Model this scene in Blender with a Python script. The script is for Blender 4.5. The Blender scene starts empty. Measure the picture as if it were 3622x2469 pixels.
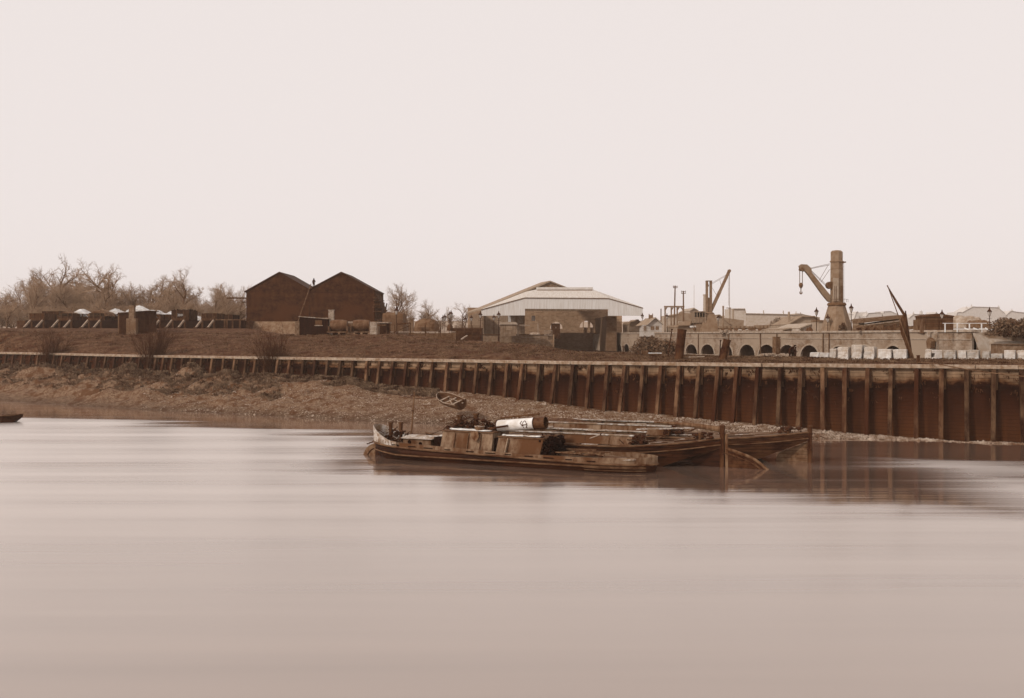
import bpy, math, random
from mathutils import Vector, Matrix, noise
R = math.radians
random.seed(7)
SC = bpy.context.scene
COL = SC.collection
F = 3622.0; CX = 1811.0; HY = 1186.0; CH = 8.0      # focal length / optical centre (in photo px), eye height

# ---------------------------------------------------------------- camera, sky, sun, exposure
cam = bpy.data.cameras.new('camera'); cam.lens = 36; cam.sensor_width = 36
cam.shift_y = -(1234.5 - HY) / 3622.0
cam.clip_end = 6000; cam.clip_start = 0.5
camo = bpy.data.objects.new('camera', cam); camo.location = (0, 0, CH); camo.rotation_euler = (R(90), 0, 0)
COL.objects.link(camo); SC.camera = camo
SUN_EL, SUN_AZ = 34.0, 232.0                          # azimuth the light comes from (0 = +Y, clockwise)
sd = Vector((math.sin(R(SUN_AZ)) * math.cos(R(SUN_EL)), math.cos(R(SUN_AZ)) * math.cos(R(SUN_EL)), math.sin(R(SUN_EL))))
sl = bpy.data.lights.new('sun', 'SUN'); sl.energy = 2.6; sl.angle = R(6); sl.color = (1, .93, .86)
so = bpy.data.objects.new('sun', sl); so.rotation_euler = (-sd).to_track_quat('-Z', 'Y').to_euler(); so.location = (0, 0, 80)
COL.objects.link(so)
W = bpy.data.worlds.new("World"); SC.world = W; W.use_nodes = True
nt = W.node_tree; nt.nodes.clear()
sky = nt.nodes.new('ShaderNodeTexSky'); sky.sky_type = 'NISHITA'; sky.sun_disc = False
sky.sun_elevation = R(SUN_EL); sky.sun_rotation = R(SUN_AZ); sky.dust_density = 4; sky.air_density = 1.5
bw = nt.nodes.new('ShaderNodeRGBToBW'); nt.links.new(sky.outputs[0], bw.inputs[0])
mx = nt.nodes.new('ShaderNodeMix'); mx.data_type = 'RGBA'; mx.blend_type = 'MULTIPLY'; mx.inputs[0].default_value = 1
nt.links.new(bw.outputs[0], mx.inputs[6]); mx.inputs[7].default_value = (1.0, .905, .89, 1)
mv = nt.nodes.new('ShaderNodeMix'); mv.data_type = 'RGBA'; mv.inputs[0].default_value = .93
nt.links.new(mx.outputs[2], mv.inputs[6]); mv.inputs[7].default_value = (8.95, 8.22, 8.0, 1)
bg = nt.nodes.new('ShaderNodeBackground'); bg.inputs[1].default_value = .1
nt.links.new(mv.outputs[2], bg.inputs[0])
wo = nt.nodes.new('ShaderNodeOutputWorld'); nt.links.new(bg.outputs[0], wo.inputs[0])
SC.view_settings.view_transform = 'Standard'; SC.view_settings.look = 'None'
SC.view_settings.exposure = 0; SC.view_settings.gamma = 1
SC.cycles.volume_bounces = 2; SC.cycles.max_bounces = 8

# ---------------------------------------------------------------- helpers
def P(px, py, Z): return Vector(((px - CX) / F * Z, Z, CH - (py - HY) / F * Z))
def s2l(c): c /= 255.0; return c / 12.92 if c <= .04045 else ((c + .055) / 1.055) ** 2.4
SEP = [(20, 3, 0), (48, 19, 6), (72, 37, 17), (96, 62, 40), (122, 90, 67), (147, 119, 98), (172, 147, 130), (196, 177, 166), (216, 200, 193), (238, 229, 227)]
def sep(v):
    if v < 170: v = max(6, v * (.84 + .16 * max(0, v) / 170))
    for a, b in zip(SEP, SEP[1:]):
        if v <= b[0]:
            t = max(0, (v - a[0]) / (b[0] - a[0])); return tuple(s2l(a[i] + t * (b[i] - a[i])) * (.90, 1.03, 1.07)[i] for i in range(3)) + (1,)
    return tuple(s2l(c) for c in SEP[-1]) + (1,)
def tab(T):
    def f(x):
        if x <= T[0][0]: a, b = T[0], T[1]
        elif x >= T[-1][0]: a, b = T[-2], T[-1]
        else:
            for a, b in zip(T, T[1:]):
                if x <= b[0]: break
        t = (x - a[0]) / (b[0] - a[0])
        if x < T[0][0] or x > T[-1][0]: t = max(-3, min(4, t))
        return a[1] + t * (b[1] - a[1])
    return f
_m = {}
def mat(name, v, dv=10, scale=2.0, rough=.85, bump=.3, stretch=(1, 1, 1), kind='noise', bscale=None, detail=6, metal=0, v2=None, spec=.06, rnd=0, tint=None):
    """procedural sepia-toned surface: v is the tone the thing shows in open daylight, dv its variation"""
    if name in _m: return _m[name]
    m = bpy.data.materials.new(name); m.use_nodes = True; n = m.node_tree; b = n.nodes['Principled BSDF']; L = n.links.new
    b.inputs['Roughness'].default_value = rough; b.inputs['Metallic'].default_value = metal
    b.inputs['Specular IOR Level'].default_value = spec
    tc = n.nodes.new('ShaderNodeTexCoord'); mp = n.nodes.new('ShaderNodeMapping'); mp.inputs['Scale'].default_value = stretch
    L(tc.outputs['Object'], mp.inputs[0])
    tx = n.nodes.new('ShaderNodeTexNoise'); tx.inputs['Scale'].default_value = scale; tx.inputs['Detail'].default_value = detail; tx.inputs['Roughness'].default_value = .65
    L(mp.outputs[0], tx.inputs[0])
    cr = n.nodes.new('ShaderNodeValToRGB'); cr.color_ramp.elements[0].position = .36; cr.color_ramp.elements[1].position = .64; dv *= 1.35
    cr.color_ramp.elements[0].color = sep(v - dv); cr.color_ramp.elements[1].color = sep(v + dv)
    if tint:
        for e_ in cr.color_ramp.elements: e_.color = tuple(e_.color[i] * (tint + (1,))[i] for i in range(4))
    L(tx.outputs[0], cr.inputs[0]); out = cr.outputs[0]; hsrc = tx.outputs[0]
    if kind in ('brick', 'plank', 'slate', 'vplank'):
        br = n.nodes.new('ShaderNodeTexBrick')
        mp2 = n.nodes.new('ShaderNodeMapping'); L(tc.outputs['Object'], mp2.inputs[0]); mp2.inputs['Rotation'].default_value = (R(90), 0, 0) if kind != 'vplank' else (R(90), 0, R(90))
        # use x and z of the object for the courses
        sx = n.nodes.new('ShaderNodeSeparateXYZ'); L(tc.outputs['Object'], sx.inputs[0])
        ad = n.nodes.new('ShaderNodeMath'); ad.operation = 'ADD'; L(sx.outputs[0], ad.inputs[0]); L(sx.outputs[1], ad.inputs[1])
        cb = n.nodes.new('ShaderNodeCombineXYZ')
        if kind == 'vplank': L(sx.outputs[2], cb.inputs[0]); L(ad.outputs[0], cb.inputs[1])
        else: L(ad.outputs[0], cb.inputs[0]); L(sx.outputs[2], cb.inputs[1])
        L(cb.outputs[0], br.inputs[0]); br.inputs['Scale'].default_value = 1
        w, h, ms = {'brick': (.45, .15, .012), 'plank': (4.2, .23, .012), 'slate': (.5, .3, .01), 'vplank': (5, .2, .015)}[kind]
        if bscale: w, h = bscale
        br.inputs['Brick Width'].default_value = w; br.inputs['Row Height'].default_value = h; br.inputs['Mortar Size'].default_value = ms
        br.inputs['Color1'].default_value = (1, 1, 1, 1); br.inputs['Color2'].default_value = (.72, .70, .68, 1)
        br.inputs['Mortar'].default_value = (.35, .3, .27, 1) if kind != 'brick' else (1.15, 1.15, 1.15, 1)
        mm = n.nodes.new('ShaderNodeMix'); mm.data_type = 'RGBA'; mm.blend_type = 'MULTIPLY'; mm.inputs[0].default_value = 1
        L(out, mm.inputs[6]); L(br.outputs[0], mm.inputs[7]); out = mm.outputs[2]
    if v2 is not None:      # large worn / stained patches
        t2 = n.nodes.new('ShaderNodeTexNoise'); t2.inputs['Scale'].default_value = scale * .23; t2.inputs['Detail'].default_value = 4; L(mp.outputs[0], t2.inputs[0])
        c2 = n.nodes.new('ShaderNodeValToRGB'); c2.color_ramp.elements[0].position = .47; c2.color_ramp.elements[1].position = .62
        L(t2.outputs[0], c2.inputs[0])
        m2 = n.nodes.new('ShaderNodeMix'); m2.data_type = 'RGBA'; L(c2.outputs[0], m2.inputs[0]); L(out, m2.inputs[6]); m2.inputs[7].default_value = sep(v2); out = m2.outputs[2]
    if rnd:
        oi = n.nodes.new('ShaderNodeObjectInfo'); mq = n.nodes.new('ShaderNodeMapRange'); mq.inputs[3].default_value = 1 - rnd; mq.inputs[4].default_value = 1 + rnd * .6; L(oi.outputs['Random'], mq.inputs[0])
        m3 = n.nodes.new('ShaderNodeMix'); m3.data_type = 'RGBA'; m3.blend_type = 'MULTIPLY'; m3.inputs[0].default_value = 1; L(out, m3.inputs[6]); L(mq.outputs[0], m3.inputs[7]); out = m3.outputs[2]
    L(out, b.inputs['Base Color'])
    if bump:
        bp = n.nodes.new('ShaderNodeBump'); bp.inputs['Strength'].default_value = bump; bp.inputs['Distance'].default_value = .08
        L(hsrc, bp.inputs['Height']); L(bp.outputs[0], b.inputs['Normal'])
    _m[name] = m; return m

class MB:
    def __init__(s): s.v = []; s.f = []
    def add(s, vs, fs):
        o = len(s.v); s.v += [tuple(a) for a in vs]; s.f += [tuple(i + o for i in f) for f in fs]; return s
    def box(s, c, d, rot=None):
        x, y, z = (q / 2 for q in d); vs = [Vector((sx * x, sy * y, sz * z)) for sz in (-1, 1) for sy in (-1, 1) for sx in (-1, 1)]
        if rot: vs = [rot @ q for q in vs]
        c = Vector(c)
        return s.add([q + c for q in vs], [(0, 2, 3, 1), (4, 5, 7, 6), (0, 1, 5, 4), (2, 6, 7, 3), (0, 4, 6, 2), (1, 3, 7, 5)])
    def bx(s, x0, x1, y0, y1, z0, z1): return s.box(((x0 + x1) / 2, (y0 + y1) / 2, (z0 + z1) / 2), (abs(x1 - x0), abs(y1 - y0), abs(z1 - z0)))
    def beam(s, a, b, w, h, up=(0, 0, 1)):
        a = Vector(a); b = Vector(b); d = (b - a); l = d.length; d.normalize(); u = Vector(up)
        if abs(d.dot(u)) > .98: u = Vector((0, 1, 0))
        r = d.cross(u).normalized(); u = r.cross(d)
        m = Matrix((d, r, u)).transposed()
        return s.box((a + b) / 2, (l, w, h), m)
    def tube(s, a, b, r0, r1=None, n=8, cap=True):
        r1 = r0 if r1 is None else r1; a = Vector(a); b = Vector(b); d = (b - a).normalized()
        u = Vector((0, 0, 1)) if abs(d.z) < .9 else Vector((1, 0, 0)); p = d.cross(u).normalized(); q = d.cross(p)
        A = [a + (p * math.cos(t) + q * math.sin(t)) * r0 for t in (2 * math.pi * i / n for i in range(n))]
        B = [b + (p * math.cos(t) + q * math.sin(t)) * r1 for t in (2 * math.pi * i / n for i in range(n))]
        fs = [(i, i + n, (i + 1) % n + n, (i + 1) % n) for i in range(n)]
        if cap: fs += [tuple(range(n)), tuple(range(2 * n - 1, n - 1, -1))]
        return s.add(A + B, fs)
    def path(s, pts, r, n=5):
        for a, b in zip(pts, pts[1:]): s.tube(a, b, r, r, n)
        return s
    def lathe(s, prof, n=12, c=(0, 0, 0)):
        vs = []; fs = []; c = Vector(c)
        for r, z in prof: vs += [c + Vector((r * math.cos(2 * math.pi * i / n), r * math.sin(2 * math.pi * i / n), z)) for i in range(n)]
        for k in range(len(prof) - 1):
            fs += [(k * n + i, k * n + (i + 1) % n, (k + 1) * n + (i + 1) % n, (k + 1) * n + i) for i in range(n)]
        fs += [tuple(range(n - 1, -1, -1)), tuple(range((len(prof) - 1) * n, len(prof) * n))]
        return s.add(vs, fs)
    def prism(s, poly, y0, y1):      # poly of (x, z), extruded along y
        n = len(poly); vs = [(x, y0, z) for x, z in poly] + [(x, y1, z) for x, z in poly]
        return s.add(vs, [tuple(range(n)), tuple(range(2 * n - 1, n - 1, -1))] + [(i, i + n, (i + 1) % n + n, (i + 1) % n) for i in range(n)])
    def slab(s, pts, t):             # thick polygon through any 3-D points
        pts = [Vector(p) for p in pts]; nrm = (pts[1] - pts[0]).cross(pts[2] - pts[0]).normalized() * t; n = len(pts)
        return s.add(pts + [p + nrm for p in pts], [tuple(range(n)), tuple(range(2 * n - 1, n - 1, -1))] + [(i, i + n, (i + 1) % n + n, (i + 1) % n) for i in range(n)])
    def loft(s, rings, closed=True, caps=False):
        n = len(rings[0]); vs = [p for r in rings for p in r]; fs = []
        for k in range(len(rings) - 1):
            for i in range(n if closed else n - 1): fs.append((k * n + i, k * n + (i + 1) % n, (k + 1) * n + (i + 1) % n, (k + 1) * n + i))
        if caps: fs += [tuple(range(n - 1, -1, -1)), tuple(range((len(rings) - 1) * n, len(rings) * n))]
        return s.add(vs, fs)
    def arch(s, x0, x1, z0, z1, holes, y0, y1):
        """wall with arched holes (cx, width, z_bottom, z_spring, z_top)"""
        xs = {x0, x1}
        for cx, w, zb, zs, zt in holes:
            for i in range(13): xs.add(cx - w / 2 * math.cos(math.pi * i / 12))
        xs = sorted(x for x in xs if x0 <= x <= x1)
        def hole(x, side):
            for cx, w, zb, zs, zt in holes:
                u = (x - cx) / (w / 2)
                if abs(u) < 1 + 1e-6 and abs((x + side * 1e-3) - cx) < w / 2: return zb, zs + (zt - zs) * math.sqrt(max(0, 1 - u * u))
            return None
        for a, b in zip(xs, xs[1:]):
            ha = hole(a, 1); hb = hole(b, -1)
            if ha and hb:
                s.prism([(a, z0), (b, z0), (b, hb[0]), (a, ha[0])], y0, y1) if ha[0] > z0 + 1e-3 else None
                s.prism([(a, ha[1]), (b, hb[1]), (b, z1), (a, z1)], y0, y1)
            else: s.prism([(a, z0), (b, z0), (b, z1), (a, z1)], y0, y1)
        return s

def tag(o, label=None, cat=None, group=None, kind=None):
    if label: o['label'] = label
    if cat: o['category'] = cat
    if group: o['group'] = group
    if kind: o['kind'] = kind
    return o
def thing(name, label, cat, loc=(0, 0, 0), rz=0, group=None):
    o = bpy.data.objects.new(name, None); o.empty_display_size = .5; COL.objects.link(o); o.location = loc; o.rotation_euler = (0, 0, rz)
    return tag(o, label, cat, group)
def part(name, mb, m, parent=None, smooth=False, loc=None):
    me = bpy.data.meshes.new(name); me.from_pydata(mb.v, [], mb.f); me.validate(); me.materials.append(m)
    if smooth: me.polygons.foreach_set('use_smooth', [True] * len(me.polygons))
    import bmesh
    if len(me.polygons) < 60000:
        bm = bmesh.new(); bm.from_mesh(me); bmesh.ops.recalc_face_normals(bm, faces=bm.faces); bm.to_mesh(me); bm.free()
    o = bpy.data.objects.new(name, me); COL.objects.link(o)
    if parent: o.parent = parent
    if loc is not None: o.location = loc
    return o
def bevel(o, w=.02, seg=1):
    b = o.modifiers.new('bevel', 'BEVEL'); b.width = w; b.segments = seg; b.limit_method = 'ANGLE'; return o
def dup(src, label=None, loc=None, rz=None, sc=None, group=None):
    def cp(o, par):
        c = o.copy(); COL.objects.link(c); c.parent = par
        for ch in list(kids.get(o.name, [])): cp(ch, c)
        return c
    kids = {}
    for o in bpy.data.objects:
        if o.parent: kids.setdefault(o.parent.name, []).append(o)
    c = cp(src, None)
    if label: c['label'] = label
    if group: c['group'] = group
    if loc is not None: c.location = loc
    if rz is not None: c.rotation_euler = (0, 0, rz)
    if sc is not None: c.scale = sc if hasattr(sc, '__len__') else (sc, sc, sc)
    return c
def text_mb(txt, size, depth=.01):
    cu = bpy.data.curves.new('t', 'FONT'); cu.body = txt; cu.size = size; cu.align_x = 'CENTER'; cu.extrude = depth; cu.resolution_u = 3
    o = bpy.data.objects.new('t', cu); me = bpy.data.meshes.new_from_object(o)
    mb = MB(); mb.add([v.co.copy() for v in me.vertices], [tuple(p.vertices) for p in me.polygons])
    bpy.data.objects.remove(o); bpy.data.curves.remove(cu); bpy.data.meshes.remove(me); return mb
class Fr:
    """upright frame at a px / py / distance: local x right, z up, metres, facing the camera"""
    def __init__(s, px, py, Z): s.px, s.py, s.Z, s.k = px, py, Z, Z / F; s.o = P(px, py, Z)
    def x(s, px): return (px - s.px) * s.k
    def z(s, py): return (s.py - py) * s.k
    def pt(s, px, py, dy=0): return Vector((P(px, py, s.Z + dy) - s.o))
class Rot:
    """boat frame: origin O in plan, heading angle; solves local (along, across, up) for a photo point at a given offset across"""
    def __init__(s, ox, oy, ang): s.o = Vector((ox, oy)); s.d = Vector((math.cos(ang), math.sin(ang))); s.n = Vector((-math.sin(ang), math.cos(ang))); s.a = ang
    def t(s, px, v):
        k = (px - CX) / F
        return (k * (s.o.y + v * s.n.y) - s.o.x - v * s.n.x) / (s.d.x - k * s.d.y)
    def pt(s, px, py, v):
        t = s.t(px, v); Y = s.o.y + v * s.n.y + t * s.d.y
        return Vector((t, v, CH - (py - HY) / F * Y))

# ---------------------------------------------------------------- shared materials
M_black = mat('tarred timber', 66, 14, 3, rough=.8, kind='plank', bump=.3)
M_darkwood = mat('dark weathered timber', 84, 16, 4, stretch=(1, 1, .3), rough=.85)
M_wood = mat('weathered timber', 104, 16, 4, stretch=(1, 1, .3), rough=.85)
M_pale = mat('pale timber', 150, 16, 5, rough=.8)
M_white = mat('white paint', 212, 12, 3, rough=.6, bump=.1)
M_iron = mat('dark iron', 62, 12, 6, rough=.6, bump=.15)
M_soot_shade = mat('soot and shade', 24, 6, 5, rough=.95)  # black for coal, and painted shade in gaps and openings
M_twig = mat('bare twigs', 156, 10, 1.5, rough=.9, bump=0, tint=(1.03, .90, .77))  # twigs kept pale, distance haze put into their colour
M_bark = mat('bark', 104, 14, 3, rough=.95, bump=.3)
M_glass = mat('dark window glass', 76, 6, 2, rough=.2, bump=0, spec=.5)

# ================================================================ SETTING
# river wall line: distance of its top edge for a photo column, and the picture heights of its top and foot
Zw = tab([(-600, 176), (16, 146), (95, 142), (500, 128.5), (1000, 116), (1500, 106), (2000, 95.5), (2700, 84.5), (3420, 78.3), (3622, 77), (4300, 73)])
yT = tab([(-600, 1238), (16, 1245), (95, 1246), (500, 1255), (1000, 1262), (1500, 1269), (2000, 1277), (2700, 1284.5), (3420, 1290), (3622, 1292), (4300, 1297)])
yF = tab([(-600, 1280), (16, 1296), (95, 1300), (280, 1309), (500, 1314), (790, 1330), (1240, 1338), (1340, 1368), (1500, 1380), (1640, 1386), (1800, 1404), (1960, 1425), (2150, 1452), (2330, 1464), (2470, 1480), (2750, 1505), (2900, 1520), (3060, 1536), (3240, 1549), (3400, 1562), (3622, 1570), (4300, 1590)])
yE = tab([(-600, 1385), (16, 1416), (95, 1423), (500, 1448), (900, 1467), (1300, 1489), (1700, 1507), (2100, 1524), (2500, 1540), (2870, 1552), (3200, 1557), (3500, 1569), (3622, 1573), (4300, 1600)])
def wtop(s): return P(s, yT(s), Zw(s))
def wnorm(s):
    a = wtop(s - 40); b = wtop(s + 40); d = (b - a); n = Vector((d.y, -d.x, 0)).normalized()
    return n if n.y < 0 else -n
def wfoot(s):   # foot of the raking posts, out in front of the top
    t = wtop(s); n = wnorm(s); z0 = 3.0
    for _ in range(6):
        q = t + n * (t.z - z0) * .20
        z0 = CH - (yF(s) - HY) / F * q.y
    return Vector((q.x, q.y, z0))
def wedge(s):
    Z = CH * F / (yE(s) - HY); return Vector(((s - CX) / F * Z, Z, 0))

# water, one sheet
wm = bpy.data.materials.new('river water'); wm.use_nodes = True; n = wm.node_tree; b = n.nodes['Principled BSDF']; L = n.links.new
n.nodes.remove(b); df = n.nodes.new('ShaderNodeBsdfDiffuse'); gl = n.nodes.new('ShaderNodeBsdfGlossy'); ms = n.nodes.new('ShaderNodeMixShader')
gl.inputs['Color'].default_value = (1, .95, .905, 1); L(df.outputs[0], ms.inputs[1]); L(gl.outputs[0], ms.inputs[2]); L(ms.outputs[0], n.nodes['Material Output'].inputs['Surface'])
lwt = n.nodes.new('ShaderNodeLayerWeight'); lwt.inputs['Blend'].default_value = .5; pwt = n.nodes.new('ShaderNodeMath'); pwt.operation = 'POWER'; L(lwt.outputs['Facing'], pwt.inputs[0]); pwt.inputs[1].default_value = 2.3; L(pwt.outputs[0], ms.inputs[0])
tc = n.nodes.new('ShaderNodeTexCoord')
def wnoise(sx, sy, rot, sc, det=3):
    mp = n.nodes.new('ShaderNodeMapping'); mp.inputs['Rotation'].default_value = (0, 0, R(rot)); mp.inputs['Scale'].default_value = (sx, sy, 1)
    L(tc.outputs['Object'], mp.inputs[0]); t = n.nodes.new('ShaderNodeTexNoise'); t.inputs['Scale'].default_value = sc; t.inputs['Detail'].default_value = det
    L(mp.outputs[0], t.inputs[0]); return t.outputs[0]
a1 = wnoise(.02, .30, 22, 1, 4); a2 = wnoise(.05, .9, 12, 1, 3); a3 = wnoise(.4, 3, 10, 1, 2)
mr = n.nodes.new('ShaderNodeMapRange'); sxw = n.nodes.new('ShaderNodeSeparateXYZ'); L(tc.outputs['Object'], sxw.inputs[0])
def wmath(op, a, bb):
    m = n.nodes.new('ShaderNodeMath'); m.operation = op
    for i, q in enumerate((a, bb)):
        if isinstance(q, (int, float)): m.inputs[i].default_value = q
        else: L(q, m.inputs[i])
    return m.outputs[0]
# calm lee along the bank, ruffled stream outside it, with long slicks
lee = wmath('ADD', wmath('ADD', sxw.outputs[1], wmath('MULTIPLY', sxw.outputs[0], .49)), -77.5)
lee = wmath('ADD', lee, wmath('MULTIPLY', wmath('SUBTRACT', wnoise(.016, .20, 14, 1, 5), .5), 30))
mr.inputs[1].default_value = -2.5; mr.inputs[2].default_value = 1.5; mr.inputs[3].default_value = .31; mr.inputs[4].default_value = .07
bl = wmath('ADD', wmath('ADD', sxw.outputs[1], wmath('MULTIPLY', sxw.outputs[0], .484)), -57.0)      # sheltered water round the moored boats
bl = wmath('ADD', wmath('MULTIPLY', bl, .8), wmath('MULTIPLY', wmath('SUBTRACT', wnoise(.05, .5, 12, 1, 4), .5), 9))
bl = wmath('MINIMUM', bl, wmath('MINIMUM', wmath('ADD', wmath('MULTIPLY', sxw.outputs[0], .7), 7.0), wmath('MULTIPLY', wmath('SUBTRACT', 23.0, sxw.outputs[0]), .7)))
bl = wmath('ADD', bl, wmath('MULTIPLY', wmath('SUBTRACT', wnoise(.02, .6, 9, 1, 5), .5), 5))
lee = wmath('MAXIMUM', lee, bl)
L(lee, mr.inputs[0]); L(wmath('ADD', mr.outputs[0], wmath('MULTIPLY', wmath('SUBTRACT', a1, .5), .30)), gl.inputs['Roughness'])
cr = n.nodes.new('ShaderNodeValToRGB'); cr.color_ramp.elements[0].color = (.125, .078, .055, 1); cr.color_ramp.elements[1].color = (.18, .122, .092, 1)
cr.color_ramp.elements[0].position = .35; cr.color_ramp.elements[1].position = .65
L(a1, cr.inputs[0]); L(cr.outputs[0], df.inputs['Color'])
bp = n.nodes.new('ShaderNodeBump'); bp.inputs['Strength'].default_value = .3; bp.inputs['Distance'].default_value = .05
L(a2, bp.inputs['Height']); bp2 = n.nodes.new('ShaderNodeBump'); bp2.inputs['Strength'].default_value = .05; bp2.inputs['Distance'].default_value = .02
L(a3, bp2.inputs['Height']); L(bp.outputs[0], bp2.inputs['Normal']); L(bp2.outputs[0], gl.inputs['Normal'])
wat = MB(); wat.add([(-260, -60, 0), (260, -60, 0), (260, 185, 0), (-260, 185, 0)], [(0, 1, 2, 3)])
tag(part('water', wat, wm), kind='structure')

# foreshore: mud and shingle from the water edge up to the foot of the wall
fm = mat('foreshore mud and shingle', 112, 20, 5.0, rough=.75, bump=.9, detail=12, v2=94)
n_ = fm.node_tree; b_ = n_.nodes['Principled BSDF']; lk = b_.inputs['Base Color'].links[0]; src_ = lk.from_socket
tc_ = n_.nodes.new('ShaderNodeTexCoord'); sp_ = n_.nodes.new('ShaderNodeSeparateXYZ'); n_.links.new(tc_.outputs['Object'], sp_.inputs[0])
nz_1 = n_.nodes.new('ShaderNodeTexNoise'); nz_1.inputs['Scale'].default_value = .6; nz_1.inputs['Detail'].default_value = 6; n_.links.new(tc_.outputs['Object'], nz_1.inputs[0])
ma_ = n_.nodes.new('ShaderNodeMath'); ma_.operation = 'MULTIPLY_ADD'; n_.links.new(nz_1.outputs[0], ma_.inputs[0]); ma_.inputs[1].default_value = -1.1; n_.links.new(sp_.outputs[2], ma_.inputs[2])
mr_w = n_.nodes.new('ShaderNodeMapRange'); mr_w.inputs[1].default_value = -.5; mr_w.inputs[2].default_value = .25; mr_w.inputs[3].default_value = .62; mr_w.inputs[4].default_value = 1.0; n_.links.new(ma_.outputs[0], mr_w.inputs[0])
mw_ = n_.nodes.new('ShaderNodeMix'); mw_.data_type = 'RGBA'; mw_.blend_type = 'MULTIPLY'; mw_.inputs[0].default_value = 1; n_.links.new(src_, mw_.inputs[6]); n_.links.new(mr_w.outputs[0], mw_.inputs[7]); n_.links.new(mw_.outputs[2], b_.inputs['Base Color'])
rows = [-1.2, -.5, -.15] + [i * .025 for i in range(41)] + [1.06, 1.2]
mb = MB(); ss = list(range(-600, 4301, 7)); nr = len(rows)
def lump(s): return max(.12, min(1, (1350 - s) / 500))
def shore(s, t):
    e = wedge(s); f = wfoot(s); p = e.lerp(f, t)
    if t < 0: p.z = t * .9
    else: p.z = f.z * (t ** .9)
    if t > 1: p.z = f.z
    a = lump(s); env = max(0, min(1, t * 3)) * (1 if t < 1.02 else .3)
    p.z += env * a * .55 * noise.noise(Vector((p.x * .35, p.y * .6, 0))) * 1.6 + env * a * .2 * noise.noise(Vector((p.x * 1.3, p.y * 1.7, 3)))
    if a > .5 and .45 < t < 1.02: p.z += a * .42 * max(0, noise.noise(Vector((p.x * .22, p.y * .5, 9)))) * 2
    p.z += (.05 + .09 * a * env) * noise.noise(Vector((p.x * 2.1, p.y * 2.1, 5))) + (.03 + .05 * a * env) * noise.noise(Vector((p.x * 4.5, p.y * 4.5, 6)))
    return p
for s in ss:
    for t in rows: mb.v.append(tuple(shore(s, t)))
for i in range(len(ss) - 1):
    for j in range(nr - 1): mb.f.append((i * nr + j, (i + 1) * nr + j, (i + 1) * nr + j + 1, i * nr + j + 1))
tag(part('foreshore', mb, fm, smooth=True), kind='structure')

# land behind the wall: bank, yard, far ground in one sheet reaching the horizon
gm = mat('rough grass and earth', 90, 18, 2.4, rough=.95, bump=1.0, detail=12, v2=74)
Zc = tab([(-600, 158), (880, 150), (1050, 140), (1300, 135), (1430, 130), (1550, 125), (1700, 121), (1850, 118), (1920, 116), (2000, 110), (2100, 105), (2300, 100), (2500, 95), (2800, 89), (3000, 86.5), (3400, 83.5), (3622, 82.5), (4300, 79)])
yC = tab([(-600, 1171), (400, 1173), (880, 1179), (1050, 1185), (1300, 1185), (1430, 1183), (1550, 1202), (1700, 1210), (1850, 1215), (1920, 1222), (2000, 1240), (2100, 1249), (2300, 1256), (2500, 1261), (2800, 1265), (3000, 1270), (3400, 1271), (4300, 1274)])
zB = tab([(-600, 9.25), (880, 9.1), (1000, 8.2), (1430, 8.2), (1560, 7.4), (1700, 5.2), (1950, 4.9), (4300, 4.9)])
mb = MB(); gs = list(range(-900, 4700, 8)); nrow = 0
for s in gs:
    w = wtop(s); zc = CH - (yC(s) - HY) / F * Zc(s); col = []
    col.append((w.y + .06, w.z - .55)); col.append((w.y + .1, w.z - .10)); col.append((w.y + .8, w.z - .03))
    for u in [i / 22 for i in range(1, 22)]:
        col.append((w.y + .8 + (Zc(s) - w.y - .8) * u, w.z + (zc - w.z) * (u ** .92)))
    col.append((Zc(s), zc)); zb = zB(s)
    col.append((Zc(s) + 2.5, zc + (.02 if zb > 7.9 else -.1)))
    zm = min(zb, zc) if zb < 7.9 else zb
    col.append((Zc(s) + 8, zm * .8 + zc * .2)); col.append((max(165, Zc(s) + 14), zb)); col.append((230, zb)); col.append((420, zb)); col.append((900, 5.0)); col.append((2000, 4.5))
    for k, (Z, z) in enumerate(col):
        X = (s - CX) / F * Z
        qn = .4 if s > 1900 else 1
        if 2 < k < 26: z += qn * .12 * noise.noise(Vector((X * 2.3, Z * 2.3, 7))) + qn * .22 * noise.noise(Vector((X * .25, Z * .35, 1))) + qn * .10 * noise.noise(Vector((X * 1.1, Z * 1.2, 2))) # .12 * noise.noise(Vector((X * 2.3, Z * 2.3, 7))) + .22 * noise.noise(Vector((X * .25, Z * .35, 1))) + .10 * noise.noise(Vector((X * 1.1, Z * 1.2, 2)))
        mb.v.append((X, Z, z))
    nrow = len(col)
for i in range(len(gs) - 1):
    for j in range(nrow - 1): mb.f.append((i * nrow + j, (i + 1) * nrow + j, (i + 1) * nrow + j + 1, i * nrow + j + 1))
tag(part('ground', mb, gm, smooth=True), kind='structure')
def gz(px, Z):   # ground height along a column
    w = wtop(px); zc = CH - (yC(px) - HY) / F * Zc(px)
    if Z < Zc(px): u = max(0, (Z - w.y - .8) / (Zc(px) - w.y - .8)); return w.z + (zc - w.z) * u ** .92
    return zc + (zB(px) - zc) * min(1, (Z - Zc(px)) / 14)

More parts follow.
